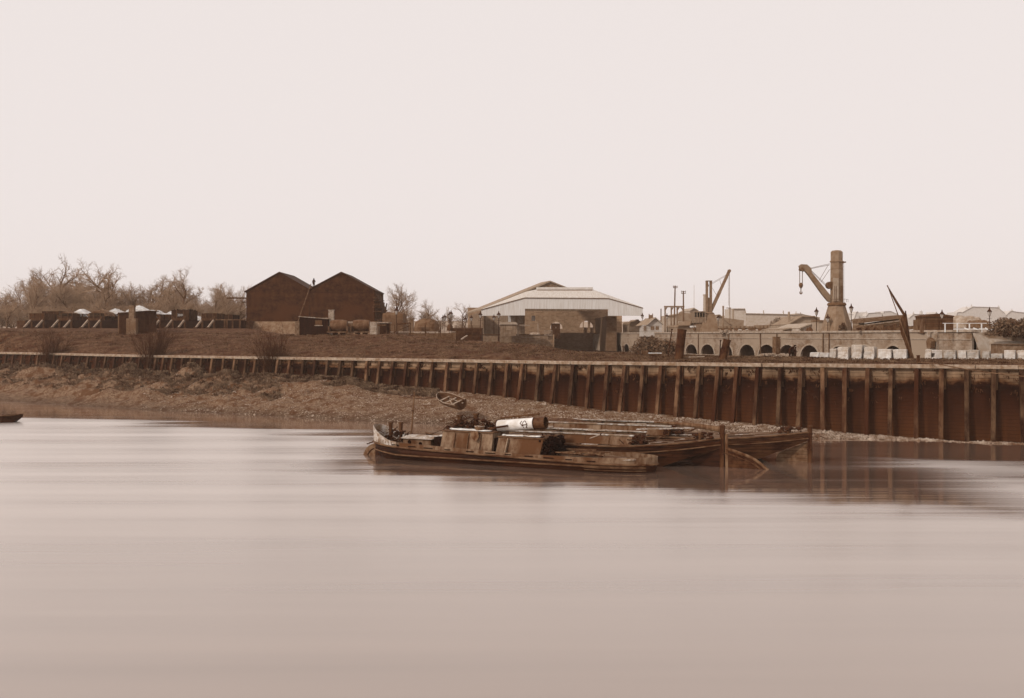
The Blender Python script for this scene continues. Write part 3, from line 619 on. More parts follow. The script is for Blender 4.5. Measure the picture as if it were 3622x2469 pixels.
# --- two dumb barges
def barge(px0, Z0, ang, name, label, Lb, hbm, gun, sh, posttop, hatch, tone, seed, tiller, rudder):
    X0 = (px0 - CX) / F * Z0; bf = Rot(X0, Z0, ang)
    t = thing(name, label, 'barge', (X0, Z0, 0), ang, None)
    H = mat('barge hull ' + name + str(seed), tone, 16, 1.6, stretch=(.3, 1, 2.5), rough=.6, bump=.7, v2=tone + 14, kind='plank', bscale=(4, .2))
    def hbx(x):
        if x > -5.0: return max(.13, hbm * (1 - ((x + 5.0) / 5.0) ** 1.7))
        if x < -Lb + 3.5: return hbm * (1 - .55 * ((-Lb + 3.5 - x) / 3.5) ** 2)
        return hbm
    def zg(x): return gun + sh * max(0, (x + 7.5) / 7.5) ** 1.8 + .25 * max(0, (-Lb + 4 - x) / 4)
    def zk(x):   # bottom: raked up to the post under the overhang
        if x > -4.6: return -.45 + (gun + sh - .55 + .45) * ((x + 4.6) / 4.6) ** 1.0
        if x < -Lb + 3: return -.45 + .9 * ((-Lb + 3 - x) / 3)
        return -.45
    X = [-Lb + i * .4 for i in range(int(Lb / .4) + 1)]; X[-1] = -.02
    mb = MB(); rr = []
    for x in X:
        h = hbx(x); k = zk(x); g = zg(x); rr.append([(x, 0, k), (x, -h * .82, k), (x, -h * .95, k + (g - k) * .45), (x, -h, g - .16), (x, -h, g), (x, h, g), (x, h, g - .16), (x, h * .95, k + (g - k) * .45), (x, h * .82, k)])
    mb.loft(rr, closed=True, caps=True); part('hull', mb, H, t)
    mb = MB()
    for sd_ in (1, -1):
        for off, rad in ((-.03, .06), (-.42, .045)): part('rubbing_strake', MB().path([(x, sd_ * (hbx(x) * (1 if off > -.1 else .985) + .03), zg(x) + off) for x in X], rad, 5), RAIL, t)
    mb = MB(); mb.v = [(x, sd_ * (hbx(x) - .01), zg(x) + .012 + (.0 if abs(sd_) else 0)) for x in X for sd_ in (1, -1)]; mb.f = [(2 * i, 2 * i + 1, 2 * i + 3, 2 * i + 2) for i in range(len(X) - 1)]
    dk = part('deck', mb, DK, t)
    # open hold: coamings round a dark sheet painted as the well's shade
    xa, xb = hatch; hv = hbm * .72; zc_ = gun + .62
    mb = MB(); mb.add([(xa, -hv, gun + .03), (xb, -hv, gun + .03), (xb, hv, gun + .03), (xa, hv, gun + .03)], [(0, 1, 2, 3)]); part('hold', mb, M_soot_shade, t)
    co = MB()
    for sd_ in (-1, 1): co.slab([(xa, sd_ * (hv + .22), gun + .05), (xb, sd_ * (hv + .22), gun + .05), (xb, sd_ * hv, zc_), (xa, sd_ * hv, zc_)], .06)
    for x in (xa, xb): co.bx(x - .04, x + .04, -hv, hv, gun + .04, zc_)
    co = part('coaming', co, CANV, t)
    mb = MB()
    for sd_ in (-1, 1): mb.bx(xa - .1, xb + .1, sd_ * hv - .13, sd_ * hv + .09, zc_ + .003, zc_ + .07)
    part('coaming_rail', mb, PALEP, co)
    r = random.Random(seed); mb = MB()
    k = xa + .8
    while k < xb - .4: part('coaming_knee', MB().beam((k, -hv - .27, gun + .06), (k + .02, -hv - .06, zc_ - .03), .1, .06, up=(0, 1, 0)), M_darkwood, co); k += r.uniform(1.1, 2.2)
    for i in range(3):
        x = xa + (xb - xa) * (.1 + .27 * i); part('hatch_beam', MB().beam((x, -hv, zc_ - .08), (x, hv, zc_ - .08), .16, .12), M_wood, co)
    # loose planks, ropes
    for i in range(6):
        x = r.uniform(xa, -3.5); y = r.uniform(-hbm * .9, hbm * .6); l = r.uniform(.8, 2.6)
        if xa < x < xb and abs(y) < hv: z = zc_ + .1
        else: z = gun + .1
        part('loose_plank', MB().beam((x, y, z), (x + l, y + r.uniform(-.3, .3), z + r.uniform(0, .12)), .16, .04), random.Random(i).choice([PALEP, M_wood, M_pale]), t)
    mb = MB()
    for i in range(10):
        a = i * .65; mb.tube((xb + .6 + .26 * math.cos(a), -hbm * .55 + .2 * math.sin(a), gun + .12 + .02 * i), (xb + .6 + .26 * math.cos(a + .65), -hbm * .55 + .2 * math.sin(a + .65), gun + .12 + .02 * (i + 1)), .05, .05, 5)
    part('rope_coil', mb, M_iron, t)
    part('rope', MB().path([(xb + .6, -hbm * .5, gun + .2), (xb + 1.2, -.6, gun + .35), (xb + 1.9, -.3, zc_ + .1)], .04, 5), M_darkwood, t)
    clutter('chain_heap', xb - .5, xb + .7, -hbm * .85, -hbm * .35, gun + .12, gun + .62, 46, seed + 50, M_iron, t)
    clutter('mooring_gear', -1.9, -.5, -.5, .5, zg(-1.2) + .05, zg(-1.2) + .4, 26, seed + 60, M_iron, t)
    for i in range(12):
        x = r.uniform(xb + .4, -2.2); y = r.uniform(-hbx(x) * .85, hbx(x) * .7); l = r.uniform(.6, 1.9)
        part('deck_board', MB().beam((x, y, zg(x) + .06), (x + l, y * (.8 if y < 0 else .75), zg(x + l) + .07), .15, .035), [M_darkwood, M_wood, PALEP, M_black][i % 4], t)
    for i in range(5):
        x = xa + (xb - xa) * (i + .3) / 5; part('side_board', MB().beam((x, -hbm + .14, gun + .05), (x + r.uniform(.9, 2), -hbm + .18, gun + .06), .17, .04), [PALEP, M_darkwood, M_wood][i % 3], t)
    # stern post, skeg, bitts
    mb = MB(); mb.beam((0.05, 0, -.6), (0.05, 0, posttop - .1), .26, .3, up=(0, 1, 0)); mb.tube((.05, 0, posttop - .12), (.05, 0, posttop), .2, .17, 10)
    bevel(part('stern_post', mb, mat('stern post timber', 72, 16, 3, stretch=(1, 1, .3)), t), .03)
    part('post_band', MB().box((.05, 0, posttop - .5), (.33, .33, .08)), M_iron, t); part('post_band', MB().box((.05, 0, .8), (.33, .33, .08)), M_iron, t)
    part('skeg', MB().prism([(-.06, -.6), (-.06, gun + sh - .62), (-1.9, gun + sh - .62 - 1.9 * .42), (-2.3 if not rudder else -1.2, -.6)], -.05, .05), mat('skeg planks', 110, 16, 1.5, kind='plank', v2=134) if not rudder else HULL, t)  # ruddered barge's skeg takes the dark hull tone for the overhang's shade
    part('underside_shade', MB().add([(-4.6, -hbx(-4.6) * .8, -.46), (-.15, -.12, gun + sh - .57), (-.15, .12, gun + sh - .57), (-4.6, hbx(-4.6) * .8, -.46)], [(0, 1, 2, 3)]), M_soot_shade, t)  # dark sheet painting the shade under the overhanging end
    bz = zg(-1.0)
    for sd_ in (-1, 1): part('bitt', MB().tube((-1.25, sd_ * .36, bz - .1), (-1.25, sd_ * .36, bz + .42), .085, .1, 8), M_darkwood, t)
    if rudder:
        top = [bf.pt(px_, py_, 0) for px_, py_ in ((2566, 1586), (2600, 1596), (2626, 1606), (2650, 1615), (2674, 1628), (2694, 1643), (2712, 1659), (2727, 1674))]
        pol = [(max(.22, q.x), q.z) for q in top] + [(top[-1].x, -.5), (.22, -.5)]
        rd = part('rudder', MB().prism(pol, -.06, .06), mat('rudder planks', 74, 14, 2, kind='plank', v2=58), t)
        part('rudder_rim', MB().path([(x, -.02, z) for x, z in pol[:8]], .09, 6), M_wood, rd)
        part('rudder_rim', MB().path([(x - .05, -.05, z - .28) for x, z in pol[:7]], .05, 5), M_darkwood, rd)
        part('rudder_stock', MB().beam((.34, 0, -.5), (.3, 0, 2.0), .16, .16), M_wood, t)
    if tiller:
        pts = [bf.pt(px_, py_, v) for px_, py_, v in tiller]; mb = MB()
        for i in range(len(pts) - 1): mb.tube(pts[i], pts[i + 1], .05 + .035 * i, .05 + .035 * (i + 1), 8)
        part('tiller', mb, M_wood, t)
    return t, bf
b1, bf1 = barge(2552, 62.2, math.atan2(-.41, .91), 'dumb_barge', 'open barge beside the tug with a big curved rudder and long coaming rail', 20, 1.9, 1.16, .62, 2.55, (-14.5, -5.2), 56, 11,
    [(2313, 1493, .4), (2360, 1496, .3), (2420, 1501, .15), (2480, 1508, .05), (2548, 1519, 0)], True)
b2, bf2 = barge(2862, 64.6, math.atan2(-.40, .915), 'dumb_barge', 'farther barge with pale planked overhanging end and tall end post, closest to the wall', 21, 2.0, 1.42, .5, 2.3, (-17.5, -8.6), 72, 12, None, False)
mb = MB(); rr = []
for i in range(9):
    x = -19.5 + i * .75; h = .55 * math.sin(math.pi * (i + .3) / 8.6)
    rr.append([(x, -1.2, 1.5), (x, -1.0, 1.55 + h), (x, 0, 1.7 + h), (x, 1.0, 1.55 + h), (x, 1.2, 1.5)])
mb.loft(rr, closed=True, caps=True); part('fore_cuddy', mb, M_darkwood, b2)
ld = thing('ladder', 'long pale ladder lying flat along the barge deck by the tiller', 'ladder', (0, 0, 0)); mb = MB()
l0, l1 = P(2250, 1519, 65.6), P(2455, 1514, 65.6)
lw = Vector((.1, .38, 0)); part('rail', MB().beam(l0, l1, .06, .06), PALEP, ld); part('rail', MB().beam(l0 + lw, l1 + lw, .06, .06), PALEP, ld)
for i in range(16): mb.beam(l0.lerp(l1, (i + .5) / 16), l0.lerp(l1, (i + .5) / 16) + lw, .05, .04)
part('rungs', mb, PALEP, ld)
bh = thing('boathook', 'thin pale boathook pole lying across the coaming of the middle barge', 'boathook', (0, 0, 0))
part('shaft', MB().tube(P(2085, 1551, 62.4), P(2122, 1538, 62.6), .035, .035, 6), M_pale, bh); part('hook', MB().tube(P(2122, 1538, 62.6), P(2128, 1533, 62.6), .045, .02, 6), M_iron, bh)

# --- dinghy on the shingle
dg = thing('rowing_boat', 'small open clinker rowing boat pulled up on the shingle below the wall', 'rowing boat', P(1601, 1439, 92.5), R(-31))
xa_ = Vector((2.2, -2.9, -.55)).normalized(); up_ = Vector((-.12, -.42, .9)); ya_ = up_.cross(xa_).normalized(); up_ = xa_.cross(ya_)
dg.rotation_euler = Matrix((xa_, ya_, up_)).transposed().to_euler(); dg.location = P(1597, 1434, 92.3)
def dh(x): return .78 * max(0, 1 - max(0, (-x - .2) / 1.75) ** 2.3) ** .75 * (1 if x < .4 else 1 - .22 * ((x - .4) / 1.5))
xs_ = [-1.94, -1.9, -1.8, -1.6, -1.3, -1, -.6, -.2, .2, .6, 1.0, 1.4, 1.75]
def drings(off):
    rr = []
    for x in xs_:
        h = max(.03, dh(x)) - off; top = .62 + .22 * (-x / 1.94 if x < 0 else x / 6); kz = .05 + (.25 * ((-x - 1) / .94) ** 2 if x < -1 else 0) + off
        h = max(.005, h)
        rr.append([(x, -h, top), (x, -h * .93, top * .66), (x, -h * .68, kz + .12), (x, -h * .2, kz), (x, h * .2, kz), (x, h * .68, kz + .12), (x, h * .93, top * .66), (x, h, top)])
    return rr
mb = MB(); A_ = drings(0); B_ = drings(.035); mb.loft(A_, closed=False); mb.loft([list(reversed(q)) for q in B_], closed=False)
part('hull', mb, mat('dinghy outer planks', 92, 14, 3, stretch=(.3, 1, 3), rough=.6), dg)
mb = MB()
for sd_ in (0, 7): mb.path([Vector(q[sd_]) for q in A_], .032, 5)
part('gunwale', mb, M_pale, dg)
part('transom', MB().prism([(-0.60, .86), (.60, .86), (.56, .45), (.42, .18), (.12, .06), (-.12, .06), (-.42, .18), (-.56, .45)], 0, .05), M_darkwood, dg); o = bpy.data.objects[-1] if False else dg.children[-1]; o.rotation_euler = (0, 0, R(90)); o.location = (1.8, 0, -.05)
for x in (-1.0, -.1, .85): part('thwart', MB().bx(x - .09, x + .09, -dh(x) * .95, dh(x) * .95, .44, .47), M_pale, dg)
mb = MB()
for i in range(9):
    x = -1.3 + i * .34
    mb.path([(x, -dh(x) * .9, .58), (x, -dh(x) * .66, .22), (x, 0, .12), (x, dh(x) * .66, .22), (x, dh(x) * .9, .58)], .012, 4)
part('ribs', mb, M_wood, dg)
part('bottom_boards', MB().bx(-1.0, 1.6, -.3, .3, .13, .15), M_wood, dg)
oar = thing('oar', 'pale oar laid lengthwise in the rowing boat', 'oar', P(1597, 1434, 92.3)); oar.rotation_euler = dg.rotation_euler
part('shaft', MB().tube((-.5, .25, .52), (1.5, .1, .62), .025, .025, 6), M_pale, oar); part('blade', MB().box((1.72, .085, .63), (.5, .13, .03)), M_pale, oar)
pl = thing('plank', 'pale loose plank resting across the seats of the rowing boat', 'plank', P(1597, 1434, 92.3)); pl.rotation_euler = dg.rotation_euler
part('board', MB().beam((-.2, .05, .5), (.9, -.4, .5), .1, .03), M_pale, pl)
tag(part('mooring_rope', MB().path([P(1542, 1403, 94.5) , P(1500, 1411, 94.3), P(1465, 1409, 95.2), P(1420, 1399, 97), P(1380, 1392, 99)], .03, 4), M_iron), 'slack mooring rope running from the rowing boat over the mud', 'rope')

# --- boat cut off by the left edge
lb = thing('moored_skiff', 'dark skiff afloat at the far left with its raked stern showing', 'skiff', P(-10, 1494, 94.5), R(4))
mb = MB(); rr = []
for x in (-3, -2, -1, 0, .8, 1.5, 2.0, 2.3):
    h = 1.0 * (1 - max(0, (x - .2) / 2.1) ** 2.4 * .93); g = .62 + .12 * max(0, x / 2.3) ** 2; k = -.2 + .72 * max(0, (x - .9) / 1.4) ** 1.6
    rr.append([(x, 0, k), (x, -h * .75, k + .02), (x, -h, g), (x, h, g), (x, h * .75, k + .02)])
mb.loft(rr, closed=True, caps=True); part('hull', mb, HULL, lb)
mb = MB()
for i in (2, 3): mb.path([Vector(q[i]) + Vector((0, 0, .02)) for q in rr], .05, 5)
part('gunwale', mb, RAIL, lb); part('deck', MB().bx(-3, .6, -.8, .8, .63, .66), DK, lb)
for x in (.2, .5): part('thole_pin', MB().tube((x + .3, -.7, .64), (x + .3, -.7, .86), .025, .025, 6), M_iron, lb)

# ================================================================ LEFT YARD
BR = mat('brick wall', 128, 12, 2.5, kind='brick', rough=.9, v2=116)
BRd = mat('dark brick shed wall', 69, 13, 1.2, kind='brick', bscale=(.6, .2), rough=.95, bump=.2, v2=80)
BRl = mat('pale brick', 158, 14, 2.5, kind='brick', rough=.9)
SLATE = mat('slate roof', 74, 10, 1.5, kind='slate', rough=.7)
WAG = mat('wagon planks', 76, 12, 2, kind='plank', bscale=(3, .2), rough=.85, v2=90, rnd=.4)
SHEETP = mat('pale wagon sheet', 206, 16, 1.5, rough=.8, bump=.3)
SHEETD = mat('brown wagon sheet', 104, 14, 1.5, rough=.85, bump=.4, v2=128)

# raised loading bank the sheds stand on
f = Fr(1000, 1186, 172); zt_ = f.z(1137)
mb = MB(); mb.add([(f.x(868), 0, zt_), (f.x(1335), 0, zt_), (f.x(1335), 50, zt_), (f.x(800), 50, zt_), (f.x(790), -3, -.8), (f.x(1345), -3.5, -.8), (f.x(1345), 50, -.8), (f.x(740), 50, -.8)], [(0, 1, 2, 3), (0, 4, 5, 1), (1, 5, 6, 2), (0, 3, 7, 4), (3, 2, 6, 7)])
tag(part('loading_bank', mb, mat('earth bank', 122, 12, 1.2, rough=.95, bump=.7), loc=f.o), kind='structure')
def sheds(px0, pa, px1, ya, y0, y1, ybase, Z, depth, label):
    f = Fr(px0, ybase, Z); t = thing('brick_shed', label, 'shed', f.o)
    g = [(0, 0), (f.x(px1), 0), (f.x(px1), f.z(y1)), (f.x(pa), f.z(ya)), (0, f.z(y0))]
    part('walls', MB().prism(g, 0, depth), BRd, t)
    e = .18
    for (xa, za, xb, zb) in ((g[4][0], g[4][1], g[3][0], g[3][1]), (g[2][0], g[2][1], g[3][0], g[3][1])):
        d = Vector((xb - xa, zb - za)).normalized(); q = MB()
        xa2, za2 = xa - d.x * (.35 if xa != g[2][0] else .1), za - d.y * .2; nx, nz_ = (-d.y, d.x) if d.x > 0 else (d.y, -d.x)
        q.add([(xa2, -.15, za2 + .03), (xb, -.15, zb + .03), (xb, depth + .1, zb + .03), (xa2, depth + .1, za2 + .03), (xa2 + nx * e, -.15, za2 + .03 + nz_ * e), (xb + nx * 0, -.15, zb + .03 + e * 1.15), (xb, depth + .1, zb + .03 + e * 1.15), (xa2 + nx * e, depth + .1, za2 + .03 + nz_ * e)],
              [(0, 1, 2, 3), (7, 6, 5, 4), (0, 4, 5, 1), (2, 6, 7, 3), (0, 3, 7, 4), (1, 5, 6, 2)])
        part('roof', q, SLATE, t)
    return t, f
sh1, fs1 = sheds(871, 988, 1093, 966, 1033, 1025, 1137, 175, 12, 'left dark brick shed with a plain gable and two timbers jutting from its side')
part('jutting_timber', MB().bx(fs1.x(796), .0, 1.0, 1.25, fs1.z(1056), fs1.z(1051)), M_darkwood, sh1)
part('jutting_timber', MB().bx(fs1.x(844), .0, 2.2, 2.45, fs1.z(1069), fs1.z(1065)), M_darkwood, sh1)
sh2, fs2 = sheds(1094, 1207, 1325, 966, 1027, 1030, 1137, 175, 12, 'right dark brick shed with string course across its gable')
part('string_course', MB().bx(.02, fs2.x(1322), -.05, 0, fs2.z(1035.5), fs2.z(1033)), mat('dark course', 60, 6, 3), sh2)  # thin dark band across the gable
for px_ in (1328.5, 1336): part('rain_pipe', MB().tube(((px_ - 1094) * fs2.k, .4 if px_ < 1330 else 3.5, 0), ((px_ - 1094) * fs2.k, .4 if px_ < 1330 else 3.5, fs2.z(1040)), .07, .07, 6), M_wood, sh2)
st = thing('timber_stack', 'ragged dark timbers stacked against the side of the right brick shed', 'timber stack', P(1330, 1137, 178)); r = random.Random(3)
for k in range(24):
    z = .12 + k * .19; w = 1.75 - .0020 * k * k - .012 * k + r.uniform(-.18, .18)
    part('plank', MB().box((w / 2 - .1, r.uniform(0, 1.5), z), (w, 7, .16), Matrix.Rotation(r.uniform(-.03, .03), 3, 'Z')), M_darkwood, st)
part('prop', MB().tube((1.5, -2, 0), (2.0, -1, 3.1), .12, .1, 7), M_darkwood, st)
tag(part('leaning_pole', MB().tube(P(1054, 1137, 171), P(1100, 1004, 174.7), .09, .07, 7), M_wood), 'long thin pole leaning into the valley between the two brick sheds', 'pole')

# person builder: one continuous skin
def person(loc, label, pose='stand', h=1.72, rz=0, tone=58):
    t = thing('person', label, 'person', loc, rz); me = bpy.data.meshes.new('body'); k = h / 1.72
    J = {'pelvis': (0, 0, .92), 'waist': (0, 0, 1.08), 'chest': (0, .01, 1.33), 'neck': (0, .01, 1.5), 'head': (0, -.01, 1.64), 'top': (0, -.01, 1.70),
         'shl': (.19, 0, 1.42), 'ell': (.27, -.05, 1.15), 'hal': (.16, -.24, 1.12), 'fl': (.12, -.30, 1.12), 'shr': (-.19, 0, 1.42), 'elr': (-.28, .02, 1.15), 'har': (-.27, -.1, .92), 'fr': (-.27, -.13, .84),
         'hil': (.10, 0, .88), 'knl': (.12, -.03, .48), 'anl': (.13, 0, .08), 'tol': (.14, -.16, .03), 'hir': (-.10, 0, .88), 'knr': (-.12, -.02, .48), 'anr': (-.12, .04, .08), 'tor': (-.13, -.12, .03)}
    if pose == 'bend':
        for q in ('chest', 'neck', 'head', 'top', 'shl', 'shr', 'waist'):
            x, y, z = J[q]; d = (z - .92); J[q] = (x, y - d * .8, .92 + d * .55)
        for q, v in (('ell', (.25, -.5, .95)), ('hal', (.2, -.6, .7)), ('fl', (.2, -.63, .62)), ('elr', (-.25, -.5, .95)), ('har', (-.2, -.6, .7)), ('fr', (-.2, -.63, .62))): J[q] = v
    Rr = {'pelvis': .16, 'waist': .15, 'chest': .18, 'neck': .07, 'head': .105, 'top': .08, 'shl': .085, 'ell': .055, 'hal': .04, 'fl': .03, 'shr': .085, 'elr': .055, 'har': .04, 'fr': .03, 'hil': .12, 'knl': .075, 'anl': .055, 'tol': .045, 'hir': .12, 'knr': .075, 'anr': .055, 'tor': .045}
    names = list(J); E = [('pelvis', 'waist'), ('waist', 'chest'), ('chest', 'neck'), ('neck', 'head'), ('head', 'top'), ('chest', 'shl'), ('shl', 'ell'), ('ell', 'hal'), ('hal', 'fl'), ('chest', 'shr'), ('shr', 'elr'), ('elr', 'har'), ('har', 'fr'), ('pelvis', 'hil'), ('hil', 'knl'), ('knl', 'anl'), ('anl', 'tol'), ('pelvis', 'hir'), ('hir', 'knr'), ('knr', 'anr'), ('anr', 'tor')]
    me.from_pydata([tuple(c * k for c in J[q]) for q in names], [(names.index(a), names.index(b_)) for a, b_ in E], []); me.materials.append(mat('work clothes', tone, 8, 4))
    o = bpy.data.objects.new('body', me); COL.objects.link(o); o.parent = t; o.modifiers.new('skin', 'SKIN'); ss_ = o.modifiers.new('sub', 'SUBSURF'); ss_.levels = ss_.render_levels = 1
    for i, q in enumerate(names): me.skin_vertices[0].data[i].radius = (Rr[q] * k, Rr[q] * k)
    me.skin_vertices[0].data[0].use_root = True
    hx, hy, hz = J['top']; part('cap', MB().lathe([(.13 * k, hz * k - .03), (.15 * k, hz * k - .01), (.12 * k, hz * k + .06), (.05, hz * k + .08)], 10, (hx, hy * k, 0)), M_soot_shade, t)
    return t
person(P(1110, 1020, 178), 'workman in dark clothes and cap standing in the roof valley of the brick sheds', h=1.68, rz=R(35))
person(Vector((P(2814, 0, 127).x, 127, 5.0)), 'man in dark clothes standing in front of an arch of the brick quay', h=1.5, rz=R(70), tone=84)
person(P(2793, 1264, 90), 'dark figure bending low on the grass near the stone blocks', 'bend', h=1.3, rz=R(60), tone=66)

# dark plank wall behind the buffer stops, added for the shade between wagon wheels
f = Fr(90, 1160, 168); t = thing('shade_wall', 'low dark plank wall added for the shade under the wagons', 'shade wall', f.o)
part('planks', MB().bx(f.x(90), f.x(866), 0, .3, -.3, 1.25), mat('shade planks', 40, 8, 3, kind='vplank'), t)
for px_ in (792, 800, 820, 846): part('post', MB().bx(f.x(px_), f.x(px_ + 6), -.12, -.002, -.2, 1.3), M_darkwood, t)
part('top_beam', MB().bx(f.x(755), f.x(866), -.08, .38, 1.252, 1.42), M_wood, t)
# siding deck
f2 = Fr(90, 1160, 168.4); tag(part('siding', MB().bx(f2.x(60), f2.x(880), 0, 40, -.4, 1.2), mat('siding ballast', 84, 14, 2, bump=.6), loc=f2.o), kind='structure')
# buffer stops
def stop():
    t = thing('buffer_stop', '', 'buffer stop'); w = 1.95
    part('beam', MB().bx(-w / 2 - .1, w / 2 + .1, -.15, .12, 1.15, 1.5), M_darkwood, t)
    for sx_ in (-1, 1):
        part('post', MB().bx(sx_ * w / 2 - .13, sx_ * w / 2 + .13, .12, .4, -.2, 1.85), M_darkwood, t)
        part('prop', MB().beam((sx_ * w / 2 - .02, -.1, 1.2), (sx_ * w / 2 - .62, -1.3, -.1), .24, .24), M_pale, t)
        part('prop_foot', MB().box((sx_ * w / 2 - .62, -1.35, .0), (.4, .7, .16)), M_darkwood, t)
    return t
st0 = stop(); GP = 'buffer stops at the ends of the wagon sidings'; first = True
for i, (px_, lab) in enumerate(((131, 'buffer stop with pale raking props below the leftmost plain wagon'), (229, 'buffer stop with pale props below the bright peaked wagon sheet, left side'), (334, 'buffer stop with pale props just left of the ribbed hut'), (543, 'buffer stop half hidden by the ribbed hut, one pale prop showing'), (631, 'buffer stop with pale props under the numbered wagon'), (735, 'buffer stop with pale props under the low wagon nearest the brick sheds'))):
    loc = P(px_, 1159, 165.5)
    if i == 0: st0.location = loc; st0['label'] = lab; st0['group'] = GP
    else: dup(st0, lab, loc, group=GP)
# wagons, end on
def wagon(h=1.25, w=2.35, L_=4.7):
    t = thing('goods_wagon', '', 'wagon')
    mb = MB(); th = .09; z0 = 1.15
    mb.bx(-w / 2, w / 2, 0, th, z0, z0 + h); mb.bx(-w / 2, w / 2, L_ - th, L_, z0, z0 + h); mb.bx(-w / 2, -w / 2 + th, th, L_ - th, z0, z0 + h); mb.bx(w / 2 - th, w / 2, th, L_ - th, z0, z0 + h); mb.bx(-w / 2, w / 2, .01, L_ - .01, z0 - .12, z0 - .002)
    b_ = part('body', mb, WAG, t)
    mb = MB()
    for x in (-.55, .55): mb.bx(x - .07, x + .07, -.09, -.002, z0 - .2, z0 + h)
    for y in (.1, L_ * .35, L_ * .65, L_ - .1):
        for x in (-1, 1): mb.bx(x * (w / 2 + .002), x * (w / 2 + .08), y - .06, y + .06, z0 - .25, z0 + h)
    part('stanchions', mb, M_darkwood, b_)
    part('load', MB().bx(-w / 2 + th, w / 2 - th, th, L_ - th, z0 + h * .55, z0 + h * .8), M_soot_shade, b_)
    part('underframe', MB().bx(-w / 2 + .05, w / 2 - .05, -.05, L_ + .05, z0 - .42, z0 - .125), M_darkwood, t)
    for x in (-.85, .85):
        part('buffer', MB().tube((x, -.05, z0 - .28), (x, -.5, z0 - .28), .07, .07, 8).tube((x, -.5, z0 - .28), (x, -.56, z0 - .28), .2, .2, 10), M_iron, t)
        for y in (1.0, L_ - 1.0): part('wheel', MB().tube((x * .9, y, .45), (x * .9 + .1, y, .45), .45, .45, 14), M_iron, t)
    return t
wg = wagon(); wgT = wagon(1.75, 2.75); G2 = 'goods wagons standing in the sidings'
def sheet(px_, Z, w, h0, h1, L_, m, label, z, wave=.15, seed=0, ridge=0.0):
    t = P(px_, 1160, Z); r = random.Random(seed); mb = MB(); rr = []
    for i in range(9):
        y = L_ * i / 8; k = .5 + .5 * math.cos(math.pi * (i / 8 - .5) * 1.3); hh = h0 + (h1 - h0) * min(1, k * 1.05)
        pts = []
        for j in range(11):
            u = -1 + .2 * j; zz = hh * (1 - abs(u - ridge) ** 1.25) * .95
            pts.append((u * w / 2 + r.uniform(-.04, .04), y, zz + r.uniform(-.5, .5) * wave * (1 - abs(u)) - (.35 if abs(u) > .95 else 0)))
        rr.append(pts + [(w / 2 - .05, y, -.4), (-w / 2 + .05, y, -.4)])
    mb.loft(rr, closed=True, caps=True); o = part('wagon_sheet', mb, m, loc=(t.x, t.y, z)); return tag(o, label, 'wagon sheet', 'sheets over the loaded wagons')
zW = P(0, 1160, 168).z + 1.2 - 1.15   # rail level chosen so that bodies stand just above the plank wall
zW = 9.25
wlist = [(130, 169.5, 0, 'low open wagon at the left end of the sidings'), (178, 174, 1, 'taller dark wagon just behind the leftmost one'), (229, 169, 0, 'wagon with a dark rumpled sheet, left of the bright peaked sheet'), (281, 172, 0, 'wagon under the bright peaked sheet'), (343, 169, 0, 'wagon under the brown domed sheet left of the ribbed hut'),
         (395, 173, 0, 'wagon under the pale flat sheet behind the ribbed hut'), (488, 176, 1, 'wagon under the brightest high sheet behind the hut chimney'), (540, 174, 0, 'wagon under the slanting pale sheet right of the ribbed hut'), (575, 176, 0, 'sheeted wagon close left of the numbered wagon'), (637, 169, 1, 'tall plank wagon with a white number on its end'), (740, 169, 0, 'low wagon nearest the brick sheds with a side showing'), (797, 178, 0, 'dark low wagon half hidden beside the left brick shed')]
for i, (px_, Z, k, lab) in enumerate(wlist):
    loc = (P(px_, 0, Z).x, Z, zW + (0.0 if Z < 172 else -.05)); src = wgT if k else wg
    if i in (0, 1): src.location = loc; src['label'] = lab; src['group'] = G2; w_ = src
    else: w_ = dup(src, lab, loc, group=G2)
    if px_ == 637:
        g = text_mb('3010', .55, .008); g.v = [(x, -z - .02, y) for x, y, z in g.v]; part('wagon_number', g, M_white, w_, loc=(.1, 0, 1.9))
        r = random.Random(2); mb = MB()
        for _ in range(60): s_ = r.uniform(.1, .25); mb.box((r.uniform(-1.2, 1.2), r.uniform(.2, 4.4), 2.85 + r.uniform(-.05, .12)), (s_, s_, s_), Matrix.Rotation(r.uniform(0, 3), 3, 'Z') @ Matrix.Rotation(r.uniform(0, 3), 3, 'X'))
        part('coal', mb, M_soot_shade, w_)
B_ = zW + 2.3
sheet(229, 169, 2.4, .25, .45, 4.6, SHEETD, 'dark rumpled sheet sagging over a wagon left of the bright peaked sheet', B_, seed=1)
sheet(281, 172, 2.9, .3, 1.0, 4.6, SHEETP, 'bright peaked wagon sheet, leftmost of the white ones', B_, seed=2, ridge=-.3)
sheet(343, 169, 3.3, .4, .85, 4.6, SHEETD, 'brown domed wagon sheet left of the ribbed hut', B_, seed=3)
sheet(393, 173, 2.6, .5, .95, 4.6, SHEETP, 'pale flat wagon sheet just behind the left corner of the ribbed hut', B_ + .1, seed=4)
sheet(484, 176, 4.4, .5, 1.3, 4.6, SHEETP, 'brightest and highest wagon sheet, behind the hut chimney', B_ + .4, seed=5, ridge=-.2)
sheet(535, 174, 2.3, .3, 1.0, 5, SHEETP, 'slanting pale wagon sheet just right of the ribbed hut', B_ - .1, seed=6, ridge=-.5)
sheet(558, 178, 2.2, .3, 1.05, 5, SHEETP, 'second slanting pale sheet between the ribbed hut and the numbered wagon', B_ - .15, seed=7, ridge=-.6)
sheet(583, 177, 2.2, .3, .7, 5, SHEETP, 'pale slanting sheet touching the numbered wagon, lowest of its row', B_ - .35, seed=8, ridge=-.6)
sheet(600, 184, 2.4, .3, 1.1, 5, SHEETP, 'pale sheet rising behind the left edge of the numbered wagon', B_ - .2, seed=9, ridge=-.4)
